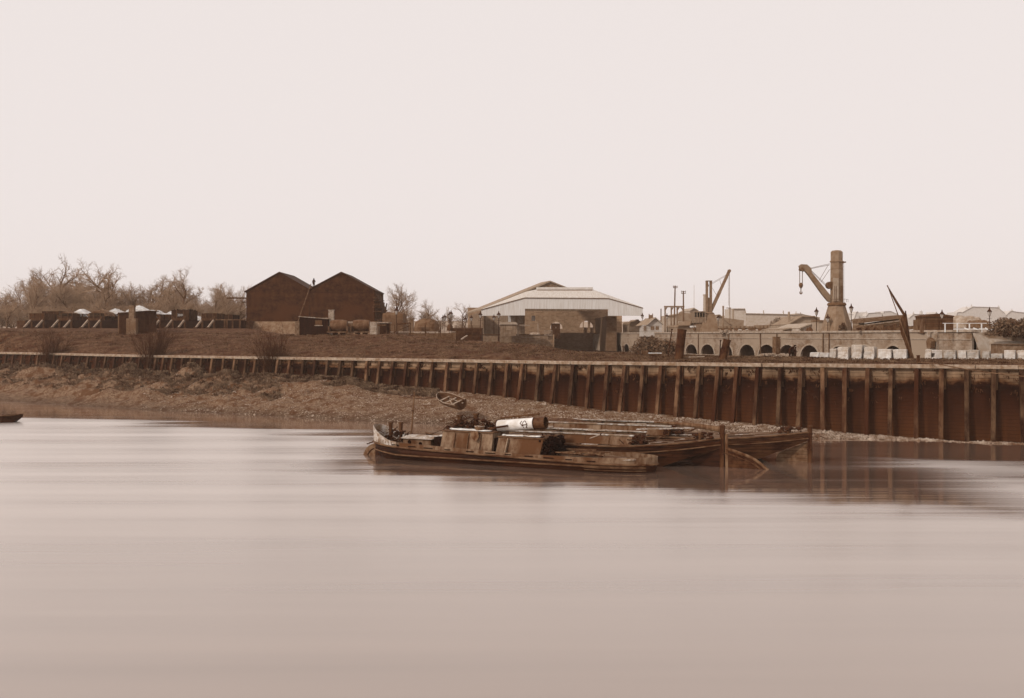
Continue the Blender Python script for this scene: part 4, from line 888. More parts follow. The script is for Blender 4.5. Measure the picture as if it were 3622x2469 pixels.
sheet(697, 182, 2.0, .2, .6, 4, SHEETP, 'small triangle of pale sheet right of the numbered wagon', B_ - .6, seed=10, ridge=-.5)

# ribbed hut with brick stack
f = Fr(455, 1174, 150.5); t = thing('ribbed_hut', 'dark ribbed hut with brick chimney stack in front, on the bank edge before the wagons', 'hut', f.o)
x0, x1, x2 = f.x(394), f.x(421), f.x(520)
mb = MB(); mb.add([(x0, 2.6, -.3), (x1, 0, -.3), (x2, .3, -.3), (x2, 4, -.3), (x0, 4.5, -.3), (x0, 2.6, f.z(1112)), (x1, 0, f.z(1107)), (x2, .3, f.z(1099)), (x2, 4, f.z(1099)), (x0, 4.5, f.z(1109))], [(0, 1, 6, 5), (1, 2, 7, 6), (2, 3, 8, 7), (3, 4, 9, 8), (4, 0, 5, 9), (0, 4, 3, 2, 1)])
part('walls', mb, mat('tarred boards', 74, 10, 2, kind='vplank'), t)
mb = MB()
for i in range(9): u = (i + .5) / 9; mb.beam((x0 + (x1 - x0) * u, 2.6 - 2.6 * u - .04, -.2), (x0 + (x1 - x0) * u, 2.6 - 2.6 * u - .04, f.z(1111)), .07, .06)
part('ribs', mb, mat('ribs', 116, 10, 3), t)
mb = MB(); mb.slab([(x0 - .15, 2.4, f.z(1111)), (x1 - .05, -.25, f.z(1106)), (x2 + .25, 0, f.z(1098)), (x2 + .25, 4.3, f.z(1097)), (x0 - .15, 4.8, f.z(1107))], -.12); part('roof', mb, M_darkwood, t)
mb = MB(); mb.bx(f.x(459), f.x(492), -1.4, -.3, -.4, f.z(1127)); mb.bx(f.x(466), f.x(484), -1.2, -.5, f.z(1127) + .002, f.z(1086)); mb.bx(f.x(464.5), f.x(485.5), -1.26, -.44, f.z(1086) + .002, f.z(1083)); part('chimney_stack', mb, BR, t)

# tarred lean-to office
f = Fr(1110, 1186, 139.5); t = thing('tarred_lean_to', 'black tarred lean-to hut with white roof edge and small window before the brick sheds', 'hut', f.o)
part('walls', MB().prism([(f.x(1059), -.5), (f.x(1160), -.5), (f.x(1160), f.z(1129)), (f.x(1059), f.z(1121))], 0, 3.5), mat('tar', 48, 7, 3, kind='vplank'), t)
part('roof', MB().prism([(f.x(1057), f.z(1121) + .01), (f.x(1163), f.z(1129) + .01), (f.x(1163), f.z(1127) + .03), (f.x(1057), f.z(1119) + .03)], -.2, 3.8), PALEP, t)
w_ = part('window', MB().bx(f.x(1115), f.x(1139), -.05, -.002, f.z(1149), f.z(1133)), mat('dull pane', 100, 8, 3), t); part('sill', MB().bx(f.x(1113), f.x(1141), -.12, -.002, f.z(1153), f.z(1149.6)), M_pale, w_)
mb = MB(); mb.bx(f.x(1158), f.x(1176), .8, 1.5, -.3, f.z(1097)); mb.bx(f.x(1157), f.x(1177), .75, 1.55, f.z(1097) + .002, f.z(1095)); part('chimney', mb, BRl, t)
r = random.Random(4); mb = MB()
for _ in range(8): mb.box((f.x(1146) + r.uniform(-.2, .5), r.uniform(0, .8), f.z(1126)), (.25, .2, .14))
part('roof_bricks', mb, BRl, t)
tag(part('brick_wall', MB().bx(f.x(1040), f.x(1058), .5, 3.5, -.3, f.z(1138)), BR, loc=f.o), 'low plain brick wall end just left of the tarred lean-to', 'wall')
# tank wagons
def tank(label, px_, Z, yb):
    f = Fr(px_, yb, Z); t = thing('tank_wagon', label, 'tank wagon', f.o, 0, 'tank wagons by the lean-to'); zc_ = f.z(1152) ; R_ = 22 * f.k
    mb = MB(); rr = []
    for x, q in ((-1.12, .72), (-1.1, .84), (-.6, .97), (0, 1.0), (.6, .97), (1.1, .84), (1.12, .72)): rr.append([(x, .9 + R_ * q * math.cos(a), zc_ + R_ * q * math.sin(a)) for a in [2 * math.pi * i / 20 for i in range(20)]])
    mb.loft(rr, closed=True, caps=True); part('tank', mb, mat('tank iron', 104, 12, 1.5, rough=.65), t)
    part('frame', MB().bx(-1.45, 1.4, -.1, 1.9, zc_ - R_ - .1, zc_ - R_ + .06), M_wood, t)
    for x in (-1.22, 1.22): part('chock', MB().bx(x - .09, x + .09, .0, 1.8, zc_ - R_ + .065, zc_ - R_ + .75), M_wood, t)
    for x in (-.5, .5):
        for y in (.1, 1.6): part('wheel', MB().tube((x, y, .24), (x, y + .1, .24), .26, .26, 12), M_iron, t)
    return t
tank('rounded tank wagon nearest the tarred lean-to', 1195, 136.5, 1184); tank('rounded tank wagon beside the pale brick pillar', 1275, 137.5, 1184)
f = Fr(1222, 1184, 141); t = thing('plank_fence', 'short pale-topped plank fence showing between the two tank wagons', 'fence', f.o)
part('boards', MB().bx(0, f.x(1250), 0, .1, -.2, f.z(1143)), M_wood, t); part('top_rail', MB().bx(-.05, f.x(1310), -.05, .12, f.z(1143) + .002, f.z(1137)), M_pale, t)
f = Fr(1308, 1182, 135); tag(part('brick_pillar', MB().bx(0, f.x(1331), 0, .9, -.3, f.z(1139)), BRl, loc=f.o), 'square pale brick pillar right of the tank wagons', 'pillar')
f = Fr(1331, 1180, 138); t = thing('open_lean_to', 'open fronted lean-to with pale roof edge right of the brick pillar', 'lean-to', f.o)
part('roof', MB().bx(.05, f.x(1376), -.2, 3, f.z(1143), f.z(1139)), M_pale, t); part('back', MB().bx(.1, f.x(1372), 2.8, 2.9, -.2, f.z(1143.2)), M_black, t)
for px_ in (1365, 1377): part('post', MB().bx(f.x(px_), f.x(px_ + 3), -.1, .02, -.3, f.z(1143.2)), M_darkwood, t)
part('rail', MB().bx(.1, f.x(1364.8), -.02, .1, f.z(1153), f.z(1147)), M_wood, t)
# stacks under sheets
def mound(name, label, cat, pxa, pxb, ytop, ybot, Z, m, power=4, seed=0, depth=5, rough_=.12):
    f = Fr((pxa + pxb) / 2, ybot, Z); w = (pxb - pxa) * f.k / 2; h = (ybot - ytop) * f.k; r = random.Random(seed); mb = MB(); rr = []
    for i in range(13):
        u = -1 + i / 6; a = (1 - abs(u) ** power) ** (1 / power) if abs(u) < 1 else .02; row = []
        for j in range(11):
            th = math.pi * j / 10; c, s_ = math.cos(th), math.sin(th)
            row.append((u * w, depth / 2 - depth / 2 * (abs(c) ** (2 / power) * (1 if c > 0 else -1)) * max(.3, a), h * (s_ ** (2 / power)) * a + r.uniform(-1, 1) * rough_ * s_))
        rr.append(row)
    mb.loft(rr, closed=True, caps=True); return tag(part(name, mb, m, loc=f.o), label, cat)
SH2 = mat('drab tarpaulin', 112, 12, 1.2, rough=.85, bump=.4, v2=106)
mound('covered_stack', 'tall square stack under a drab sheet behind the first street lamp', 'covered stack', 1345, 1432, 1104, 1175, 160, SH2, 7, 1)
mound('covered_stack', 'long low mound under a rumpled drab sheet behind the yard fence', 'covered stack', 1456, 1552, 1126, 1176, 150, SH2, 2.6, 2)
f = Fr(1447, 1180, 148); tag(part('brick_pillar', MB().bx(0, f.x(1462), 0, .8, -.3, f.z(1129)).bx(-.08, f.x(1464), -.08, .88, f.z(1129) + .002, f.z(1125)), BR, loc=f.o), 'dark capped gate pillar between the tall and the long covered stacks', 'pillar')
f = Fr(1405, 1181, 132); t = thing('field_gate', 'timber gate frame with one long diagonal brace', 'gate', f.o)
part('post', MB().bx(0, .14, 0, .14, -.3, f.z(1143)), M_darkwood, t); part('post', MB().bx(f.x(1449), f.x(1453), 0, .15, -.3, f.z(1141)), M_darkwood, t)
part('top_bar', MB().beam((.1, .07, f.z(1148)), (f.x(1449), .07, f.z(1142)), .1, .16), M_darkwood, t); part('brace', MB().beam((f.x(1380), -.05, 0), (f.x(1449), -.05, f.z(1152)), .08, .1), M_darkwood, t)
f = Fr(1378, 1180, 138); t = thing('post_and_rail_fence', 'low fence with a pale bottom rail and dark posts crossing the yard', 'fence', f.o)
part('rail', MB().bx(0, f.x(1612), 0, .1, f.z(1175.5), f.z(1172.5)), M_pale, t)
for px_ in (1395, 1503, 1551, 1556): part('post', MB().bx(f.x(px_), f.x(px_ + 3), -.08, -.002, -.4, f.z(1148)), M_darkwood, t)
f = Fr(1606, 1176, 150); t = thing('platform_railing', 'double rail fence on the dark platform edge below the group of lamps', 'railing', f.o)
for y in (1153, 1158): part('rail', MB().bx(0, f.x(1700), 0, .08, f.z(y + .8), f.z(y - .8)), M_darkwood, t)
for px_ in (1612, 1641, 1670, 1699): part('post', MB().bx(f.x(px_), f.x(px_ + 2), -.06, -.002, -.3, f.z(1151)), M_darkwood, t)
f = Fr(1600, 1182, 151); tag(part('platform', MB().bx(0, f.x(1704), 0, 6, -2.5, f.z(1160)), mat('dark platform boards', 84, 10, 2, kind='plank'), loc=f.o), kind='structure')
f = Fr(1500, 1200, 140); tag(part('boundary_wall', MB().bx(f.x(1445), f.x(1612), 0, .35, -.9, f.z(1178)), mat('yard wall brick', 112, 10, 2, kind='brick'), loc=f.o), 'low brown brick wall below the yard fence', 'wall')
tag(part('loose_timber', MB().beam(P(1632, 1200, 133), P(1652, 1187, 135), .2, .12), M_pale), 'short pale timber leaning on the platform side', 'timber')
mound('coal_pile', 'dark heap on the platform at the foot of the paired lamps', 'heap', 1578, 1602, 1147, 1170, 152, mat('heap', 90, 14, 4, bump=.8), 2, 5, 2)
# ---------------------------------------------------------------- street lamps
def lamp():
    t = thing('gas_lamp', '', 'street lamp'); H = 3.2
    part('post', MB().lathe([(.13, -.6), (.13, .35), (.09, .45), (.06, .6), (.045, H - .1), (.08, H - .05), (.08, H)], 8), M_iron, t)
    part('ladder_bar', MB().tube((-.28, 0, H - .35), (.28, 0, H - .35), .02, .02, 5), M_iron, t)
    hd = part('lantern', MB().lathe([(.1, H + .002), (.24, H + .5)], 6), mat('lantern glass', 190, 10, 3, rough=.2, bump=0), t)
    mb = MB()
    for i in range(6): a = math.pi / 3 * i; mb.tube((.1 * math.cos(a), .1 * math.sin(a), H), (.245 * math.cos(a), .245 * math.sin(a), H + .5), .018, .018, 4)
    part('glazing_bars', mb, M_iron, hd); part('cap', MB().lathe([(.33, H + .5), (.30, H + .56), (.14, H + .72), (.08, H + .82), (.05, H + .98), (.01, H + 1.08)], 6), M_iron, hd)
    return t
lp = lamp(); GL = 'gas street lamps about the dock'
lamps = [(1402, 1083, 134, 'gas lamp standing before the tall covered stack'), (1567, 1113, 168, 'leftmost of the four clustered gas lamps'), (1573.5, 1109, 162, 'second lamp of the four clustered gas lamps'), (1590, 1101, 160, 'third and darker lamp of the clustered four'), (1595.5, 1096, 154, 'rightmost and tallest lamp of the clustered four'),
         (1646, 1118, 178, 'small gas lamp left of the train shed corner'), (1667, 1112, 170, 'gas lamp in front of the train shed side wall'), (1699, 1099, 150, 'gas lamp at the left end of the pale canopy'), (1764, 1099, 152, 'wide-capped gas lamp before the dark space under the canopy'), (1747, 1111, 175, 'faint gas lamp left of the wide-capped one'), (2272, 1106, 186, 'gas lamp at the right tip of the pale canopy'),
         (2359, 1107, 180, 'gas lamp by the left leg of the timber gantry'), (2540, 1112, 175, 'gas lamp just right of the open-framed crane'), (2888, 1086, 134, 'gas lamp left of the tall iron crane'), (2928, 1109, 128, 'gas lamp against the left side of the tall crane pedestal'), (3011, 1073, 128, 'gas lamp against the right side of the tall crane pedestal'), (3332, 1094, 104, 'gas lamp rising behind the dark covered wagon'), (3500, 1085, 104, 'gas lamp at the far right behind the white fence')]
for i, (px_, yt_, Z, lab) in enumerate(lamps):
    k = 1.0 if Z > 120 else .85
    loc = P(px_, yt_, Z) - Vector((0, 0, 4.28 * k))
    if i == 0: lp.location = loc; lp['label'] = lab; lp['group'] = GL
    else: dup(lp, lab, loc, sc=k, group=GL)

# ================================================================ TREES
def branch(T, C, p, d, ln, rad, lev, r, P_):
    n = 4 if lev < 2 else (3 if lev < 3 else 2); pts = [p.copy()]; q = p.copy(); dd = d.copy()
    for i in range(n):
        dd = (dd + Vector((r.gauss(0, 1), r.gauss(0, 1), r.gauss(0, .6))) * P_['bend'][lev] + Vector((0, 0, P_['up'][lev]))).normalized(); q = q + dd * ln / n; pts.append(q.copy())
    tgt = T if lev < 2 else C
    for i in range(n):
        r0 = rad * (1 - .75 * i / n); r1 = rad * (1 - .75 * (i + 1) / n); tgt.tube(pts[i], pts[i + 1], r0, r1, 7 if lev == 0 else (5 if lev == 1 else 3), cap=False)
    if lev >= P_['max']: return
    k = P_['n'][lev]
    for i in range(k):
        u = P_['start'][lev] + (1 - P_['start'][lev]) * (i + r.random()) / k; j = min(n - 1, int(u * n)); base = pts[j].lerp(pts[j + 1], u * n - j)
        dj = (pts[j + 1] - pts[j]).normalized(); a = r.uniform(0, 6.28); pr = dj.orthogonal().normalized(); pr = Matrix.Rotation(a, 3, dj) @ pr
        sp = P_['ang'][lev] * r.uniform(.7, 1.3); nd = (dj * math.cos(sp) + pr * math.sin(sp)).normalized()
        branch(T, C, base, nd, ln * P_['len'][lev] * r.uniform(.65, 1.2) * (1.1 - .45 * u if lev == 0 else 1), rad * (.52 if lev < 2 else .6) * (1 - .3 * u), lev + 1, r, P_)
PT = {'bend': [.10, .2, .22, .25, .3], 'up': [.05, .06, .04, .02, .02], 'max': 4, 'n': [11, 7, 7, 6], 'start': [.3, .25, .2, .15], 'ang': [.75, .7, .7, .8], 'len': [.55, .5, .5, .5]}
PB = {'bend': [.16, .25, .28, .25, .3], 'up': [.04, .03, .03, .02, .02], 'max': 4, 'n': [8, 7, 7, 7], 'start': [.35, .3, .2, .15], 'ang': [.8, .8, .8, .8], 'len': [.62, .5, .45, .45]}
PD = {'bend': [.08, .12, .14, .18, .2], 'up': [.05, .12, .10, .06, .05], 'max': 4, 'n': [14, 8, 6, 6], 'start': [.1, .15, .15, .1], 'ang': [.6, .55, .6, .7], 'len': [.6, .5, .5, .55]}
def make_tree(seed, P_, rad=.42, label='', tm=M_bark, cm=M_twig):
    r = random.Random(seed); T = MB(); C = MB(); branch(T, C, Vector((0, 0, -.03)), Vector((r.uniform(-.08, .08), 0, 1)).normalized(), 1.0, rad / 18, 0, r, P_)
    z = max(v[2] for v in C.v); T.v = [(a / z, b_ / z, c / z) for a, b_, c in T.v]; C.v = [(a / z, b_ / z, c / z) for a, b_, c in C.v]
    t = thing('bare_tree', label, 'tree'); part('trunk', T, tm, t); part('crown', C, cm, t); return t
protos = [make_tree(21, PT, .6), make_tree(22, PB, .85), make_tree(23, PT, .55), make_tree(24, PB, .7), make_tree(25, PD, .46), make_tree(26, PD, .42)]
used = set()
def put_tree(k, px_, ytop, Z, lab, wide=1.0, rz=0, zb=None, group='bare winter trees'):
    zb = 8.4 if zb is None else zb; top = P(px_, ytop, Z).z; h = top - zb; loc = (P(px_, 0, Z).x, Z, zb)
    if k not in used: used.add(k); t = protos[k]; t.location = loc; t.rotation_euler = (0, 0, rz); t.scale = (h * wide, h * wide, h); t['label'] = lab; t['group'] = group; return t
    return dup(protos[k], lab, loc, rz, (h * wide, h * wide, h), group)
big = [(1, 225, 892, 225, 'tallest bare tree with crooked limbs, above the peaked wagon sheet', 1.0, 1.0), (0, 135, 945, 228, 'broad fine-twigged bare tree left of the tallest one', 1.1, 2.0), (3, 330, 906, 222, 'big bare tree with a bushy upright head, right of the tallest', .85, .6), (1, 392, 926, 216, 'bare tree with long arms spreading to the right', 1.1, 3.6), (0, 92, 962, 232, 'rounded bare tree near the left edge', 1.1, 4.0),
       (3, 638, 934, 214, 'lone dark bare tree standing above the numbered wagon', .95, 2.2), (2, 520, 966, 226, 'rounded bare tree behind the ribbed hut', 1.2, .3), (2, 775, 996, 216, 'bare tree with crooked twigs left of the jutting timbers', 1.1, 1.9), (5, 848, 986, 224, 'narrow upright bare tree close to the left brick shed', .6, 0),
       (0, 1392, 994, 226, 'tall open bare tree right of the brick sheds', .95, 2.9), (2, 1452, 1018, 240, 'bare tree second from the brick sheds on their right', .95, 3.4), (3, 1507, 1052, 245, 'slim bare tree over the long covered mound', .8, 1.4), (3, 1632, 1064, 236, 'solitary spreading bare tree left of the train shed', .95, .2), (5, 1586, 1072, 300, 'narrow faint tree spire behind the clustered lamps', .35, 1)]
for k, px_, yt_, Z, lab, wd, rz in big: put_tree(k, px_, yt_, Z, lab, wd, rz)
r = random.Random(12)
for px_ in list(range(-60, 870, 19)):
    env = 1030 if px_ < 60 else (985 if px_ < 470 else (1000 if px_ < 560 else 1008))
    put_tree(r.choice([4, 5, 4, 5, 2]), px_ + r.uniform(-8, 8), env + r.uniform(-20, 34), r.uniform(205, 250), 'dense bare tree in the grey wood behind the wagons', r.uniform(1.0, 1.5), r.uniform(0, 6), group='undergrowth trees behind the wagons')
for px_ in list(range(-50, 870, 26)):
    put_tree(r.choice([4, 5]), px_ + r.uniform(-8, 8), 1062 + r.uniform(-10, 22), r.uniform(192, 204), 'low bushy bare tree at the foot of the wood behind the wagons', r.uniform(1.5, 2.1), r.uniform(0, 6), group='low trees behind the wagons')
for px_ in (1345, 1372, 1402, 1428, 1462, 1486, 1515, 1540, 1560, 1600, 1655):
    put_tree(r.choice([2, 4, 5]), px_, 1078 + r.uniform(0, 22) + max(0, (px_ - 1500) * .1), r.uniform(236, 262), 'faint low bare tree between the brick sheds and the train shed', r.uniform(1.1, 1.5), r.uniform(0, 6), group='faint trees between the sheds')
# leafless bushes on the wall
def bush(label, px_, ytop, ybase, wide, seed):
    r = random.Random(seed); T = MB(); C = MB(); Z = wfoot(px_).y + .2; h = (ybase - ytop) * Z / F
    for i in range(38):
        a = r.uniform(0, 6.28); d = Vector((math.cos(a) * r.uniform(.05, wide), math.sin(a) * r.uniform(0, .35), 1)).normalized()
        branch(T, C, Vector((r.uniform(-.5, .5), r.uniform(-.3, .3), -.2)), d, h * r.uniform(.6, 1.0), .05, 1, r, {'bend': [0, .08, .14, .2], 'up': [0, .03, .03, .02], 'max': 3, 'n': [0, 7, 4], 'start': [0, .25, .2], 'ang': [0, .4, .5], 'len': [0, .45, .5]})
    t = thing('bare_bush', label, 'bush', (P(px_, 0, Z).x, Z, CH - (ybase - HY) / F * Z), 0, 'bare bushes growing through the river wall'); bm_ = mat('bush stems', 70, 10, 3); part('stems', T, bm_, t); part('twigs', C, bm_, t)
bush('bare bush in front of the wall at the left, below the buffer stops', 182, 1180, 1325, .55, 1)
bush('bare bush in front of the wall below the ribbed hut', 540, 1165, 1330, .6, 2)
bush('bare bush in front of the wall left of the tarred lean-to', 965, 1185, 1345, .6, 3)

# ================================================================ TRAIN SHED OVER THE DOCK
CORR = mat('pale corrugated cladding', 204, 8, 1.0, stretch=(6, 1, .3), rough=.75, bump=.15)
CORR2 = mat('pale corrugated roof', 192, 8, 1.0, stretch=(6, 1, .3), rough=.75, bump=.15)
f = Fr(1811, 1186, 190); t = thing('dock_train_shed', 'large dock train shed with pale hipped canopy and dark open mouth', 'train shed', f.o)
pt = lambda px_, py_, dy=0: tuple(f.pt(px_, py_, dy))
fx, fz = f.x, f.z
part('fascia', MB().prism([(fx(1702), fz(1096)), (fx(1856), fz(1054)), (fx(2152), fz(1056)), (fx(2274), fz(1090)), (fx(2274), fz(1117)), (fx(2151), fz(1117)), (fx(2151), fz(1094)), (fx(1857), fz(1092)), (fx(1857), fz(1115.5)), (fx(1704), fz(1117))], 0, .4), CORR, t)
rh = fz(1025) * 1.04
P4 = lambda px_, py_, dy: Vector(((px_ - 1811) / F * (190 + dy), dy, (1186 - py_) / F * (190 + dy)))
hip = MB(); E = [P4(1856, 1053.5, .2), P4(2152, 1055.5, .2), P4(2096, 1026, 7), P4(1897, 1026, 7)]; hip.slab(E, .12); rf = part('canopy_roof', hip, CORR2, t)
part('canopy_roof', MB().slab([P4(2152, 1055.5, .2), P4(2274, 1090, .2), P4(2240, 1090, 20), P4(2096, 1026, 7)], .12), CORR2, t)
part('canopy_roof', MB().slab([P4(1702, 1096, .2), P4(1856, 1053.5, .2), P4(1897, 1026, 7), P4(1860, 1034, 7.5), P4(1775, 1072, 8)], .12), CORR2, t)
q = P4(1897, 1028, 7); q2 = P4(2096, 1028, 7); part('ridge_vent', MB().bx(q.x, q2.x, 6.2, 7.8, q.z - .05, q.z + .62), mat('vent boards', 196, 6, 1), rf); part('vent_louvre', MB().bx(q.x + .1, q2.x - .1, 6.1, 6.198, q.z - .1, q.z + .14), M_wood, rf)
part('roof_step', MB().beam(P4(1866, 1045, 2.5) + Vector((0, 0, .1)), P4(2140, 1047, 2.5) + Vector((0, 0, .1)), .12, .10), M_pale, rf)
part('canopy_edge', MB().beam((fx(1856), -.06, fz(1054)), (fx(2152), -.06, fz(1056)), .1, .12), M_wood, rf)
part('canopy_edge', MB().beam((fx(2152), -.06, fz(1056)), (fx(2275), -.06, fz(1090)), .1, .12), M_wood, rf)
part('canopy_edge', MB().beam((fx(1701), -.06, fz(1096)), (fx(1856), -.06, fz(1054)), .1, .12), M_wood, rf)
HAZEI = mat('hazed interior brick', 158, 6, 1.0, kind='brick', bscale=(.8, .3), tint=(1.08, .9, .74))  # interior brick paled to stand in for smoke haze and weak inside light
# main rear roof
A = P4(1946, 994.5, 14); B = P4(1914, 1000, 20); Cc = P4(1650, 1106, 26); D = P4(1702, 1095, 14); Rr_ = P4(2120, 1066, 14); Rb = P4(2090, 1066, 60)
part('main_gable', MB().prism([(A.x, A.z), (Rr_.x, Rr_.z), (Rr_.x, fz(1094)), (D.x, fz(1094)), (D.x, D.z)], 14, 14.4), mat('tarred gable boards', 138, 8, 1.5, kind='vplank'), t)
mr_ = part('main_roof', MB().add([A + Vector((0, -.3, .1)), B + Vector((0, 0, .1)), Cc + Vector((0, 0, .1)), D + Vector((0, -.3, .1)), A + Vector((0, -.3, -.2)), B + Vector((0, 0, -.2)), Cc + Vector((0, 0, -.2)), D + Vector((0, -.3, -.2))], [(0, 1, 2, 3), (7, 6, 5, 4), (0, 3, 7, 4), (1, 5, 6, 2), (2, 6, 7, 3), (0, 4, 5, 1)]), mat('main roof felt', 150, 8, 1.2, stretch=(4, 1, 1), rough=.8), t)
part('main_roof', MB().add([A + Vector((0, -.3, .1)), Rr_ + Vector((.4, -.3, .1)), Rb, B + Vector((0, 0, .1)), A + Vector((0, -.3, -.15)), Rr_ + Vector((.4, -.3, -.15)), Rb - Vector((0, 0, .2)), B + Vector((0, 0, -.15))], [(0, 1, 2, 3), (7, 6, 5, 4), (0, 4, 5, 1), (1, 5, 6, 2), (2, 6, 7, 3)]), _m['main roof felt'], t)
# side and interior walls, back wall with arched openings
part('side_wall', MB().add([(fx(1702), 3, -2), (fx(1702), 3, fz(1098)), (Cc.x + .6, 26, Cc.z - .7), (Cc.x + .6, 26, -2), (fx(1702) + .4, 3, -2), (fx(1702) + .4, 3, fz(1098)), (Cc.x + 1, 26, Cc.z - .7), (Cc.x + 1, 26, -2)], [(0, 1, 2, 3), (7, 6, 5, 4), (0, 4, 5, 1), (1, 5, 6, 2), (2, 6, 7, 3), (3, 7, 4, 0)]), mat('side wall brick', 136, 9, 1.5, kind='brick'), t)
k = 222 / 190.0
bx_ = lambda px_: (px_ - 1811) / F * 222
bz_ = lambda py_: (1186 - py_) / F * 222
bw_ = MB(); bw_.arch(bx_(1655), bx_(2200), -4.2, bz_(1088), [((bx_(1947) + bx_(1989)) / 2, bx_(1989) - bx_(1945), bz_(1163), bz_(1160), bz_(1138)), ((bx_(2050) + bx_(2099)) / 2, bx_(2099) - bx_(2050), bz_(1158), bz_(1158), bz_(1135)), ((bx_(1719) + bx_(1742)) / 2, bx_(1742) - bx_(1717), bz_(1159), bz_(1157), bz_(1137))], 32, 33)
bwo = part('back_wall', bw_, HAZEI, t)
part('column', MB().bx(bx_(1958), bx_(1961), 31.4, 31.9, bz_(1180), bz_(1137)), HAZEI, bwo); part('column', MB().bx(bx_(2061), bx_(2064.5), 31.4, 31.9, bz_(1180), bz_(1135)), HAZEI, bwo); part('column', MB().bx(bx_(2079), bx_(2087), 31.4, 31.9, bz_(1180), bz_(1135)), HAZEI, bwo)
f3 = Fr(1952, 1186, 205); t3 = thing('covered_van', 'dark boxy van standing in the lit arch under the train shed', 'van', f3.o)
part('body', MB().bx(0, f3.x(1981), 0, 4, -.8, f3.z(1146)), mat('van boards', 84, 8, 2), t3); part('roof', MB().bx(-.08, f3.x(1982.5), -.1, 4.1, f3.z(1146) + .002, f3.z(1144)), mat('van roof', 96, 8, 2), t3); part('window', MB().bx(f3.x(1965), f3.x(1968), -.03, -.002, f3.z(1161), f3.z(1156)), M_pale, t3)
part('right_block', MB().bx(fx(2152), fx(2189), 4, 30, -3, fz(1117) - .01), mat('right block brick', 120, 8, 1.4, kind='brick'), t)
part('floor_water_wall', MB().bx(fx(1957), fx(1962), 2, 32, -4.2, fz(1183)), HAZEI, t)
lw_ = part('left_partition', MB().bx(fx(1706), fx(1858), 8, 8.4, -2, fz(1115) + .4), mat('partition boards', 168, 8, 1.4, kind='vplank', tint=(1.02, .9, .78)), t)
for a_, b_, y0, y1, m in ((1797, 1807, 1140, 1115, CORR), (1809, 1822, 1138, 1117, mat('pale glass', 160, 10, 3)), (1830, 1850, 1142, 1118, mat('pale glass', 160, 10, 3)), (1880, 1893, 1135, 1117, CORR)):  # panes given plain pale tones
    wq = part('window', MB().bx((a_ - 1811) / F * 198, (b_ - 1811) / F * 198, 7.9, 7.99, (1186 - y0) / F * 198, (1186 - y1) / F * 198), m, lw_ if a_ < 1860 else t)
# dock side walls and quay left of the mouth
f = Fr(1843, 1240, 172); tq = thing('dock_quay_wall', 'pale smooth quay wall left of the dock mouth', 'quay wall', f.o)
part('wall', MB().bx(f.x(1706), f.x(1956), 0, 18, -3.5, f.z(1184)), mat('quay brick', 136, 8, 1.5, kind='brick'), tq); part('coping', MB().bx(f.x(1706), f.x(1957), -.15, .6, f.z(1184) + .002, f.z(1181.5)), M_wood, tq)
part('pier', MB().bx(f.x(1835), f.x(1842), -.3, -.002, -3, f.z(1185)), BR, tq); part('string_course', MB().bx(f.x(1844), f.x(1912), -.08, -.002, f.z(1194.5), f.z(1193)), M_pale, tq)
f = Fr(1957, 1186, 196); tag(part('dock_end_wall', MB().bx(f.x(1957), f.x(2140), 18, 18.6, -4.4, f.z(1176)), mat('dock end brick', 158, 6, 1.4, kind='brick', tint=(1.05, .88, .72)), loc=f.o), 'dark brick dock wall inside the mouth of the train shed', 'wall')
# small things on that quay
f = Fr(1769, 1184, 168); th_ = thing('watch_hut', 'small pale-roofed hut on the quay before the train shed', 'hut', f.o)
part('walls', MB().bx(0, f.x(1826), 0, 2.5, -.2, f.z(1148)), mat('hut boards', 138, 8, 2, kind='vplank'), th_); part('roof', MB().prism([(-.15, f.z(1148)), (f.x(1831), f.z(1148)), (f.x(1826), f.z(1139)), (f.x(1770), f.z(1139))], -.2, 2.7), mat('hut roof', 158, 8, 2), th_); part('window', MB().bx(f.x(1790), f.x(1812), -.03, -.002, f.z(1168), f.z(1152)), mat('hut pane', 142, 6, 3), th_)
f = Fr(1828, 1184, 171); tr = thing('quay_railing', 'pale handrail frame just right of the small quay hut', 'railing', f.o)
part('rail', MB().bx(0, f.x(1874), 0, .1, f.z(1152), f.z(1149)), M_pale, tr)
for px_ in (1829, 1833): part('post', MB().bx(f.x(px_), f.x(px_) + .1, -.1, -.002, -.2, f.z(1149)), M_pale, tr)
tag(part('white_post', MB().bx(-.09, .09, 0, .15, -.3, 1.5), M_pale, loc=P(1903, 1176, 172)), 'single pale post on the quay left of the lit arch', 'post')
f = Fr(1925, 1184, 171.5); tr = thing('picket_fence', 'short pale picket fence left of the dock mouth', 'fence', f.o)
part('rail', MB().bx(0, f.x(1954), 0, .08, f.z(1170), f.z(1168.5)), M_pale, tr)
for i in range(7): part('picket', MB().bx(i * .21, i * .21 + .08, -.08, -.002, -.2, f.z(1168)), M_pale, tr)
mound('boat_shaped_trough', 'pale trough lying on the quay edge below the white post', 'trough', 1872, 1912, 1176, 1184, 170, M_pale, 3, 8, 1.2, .03)

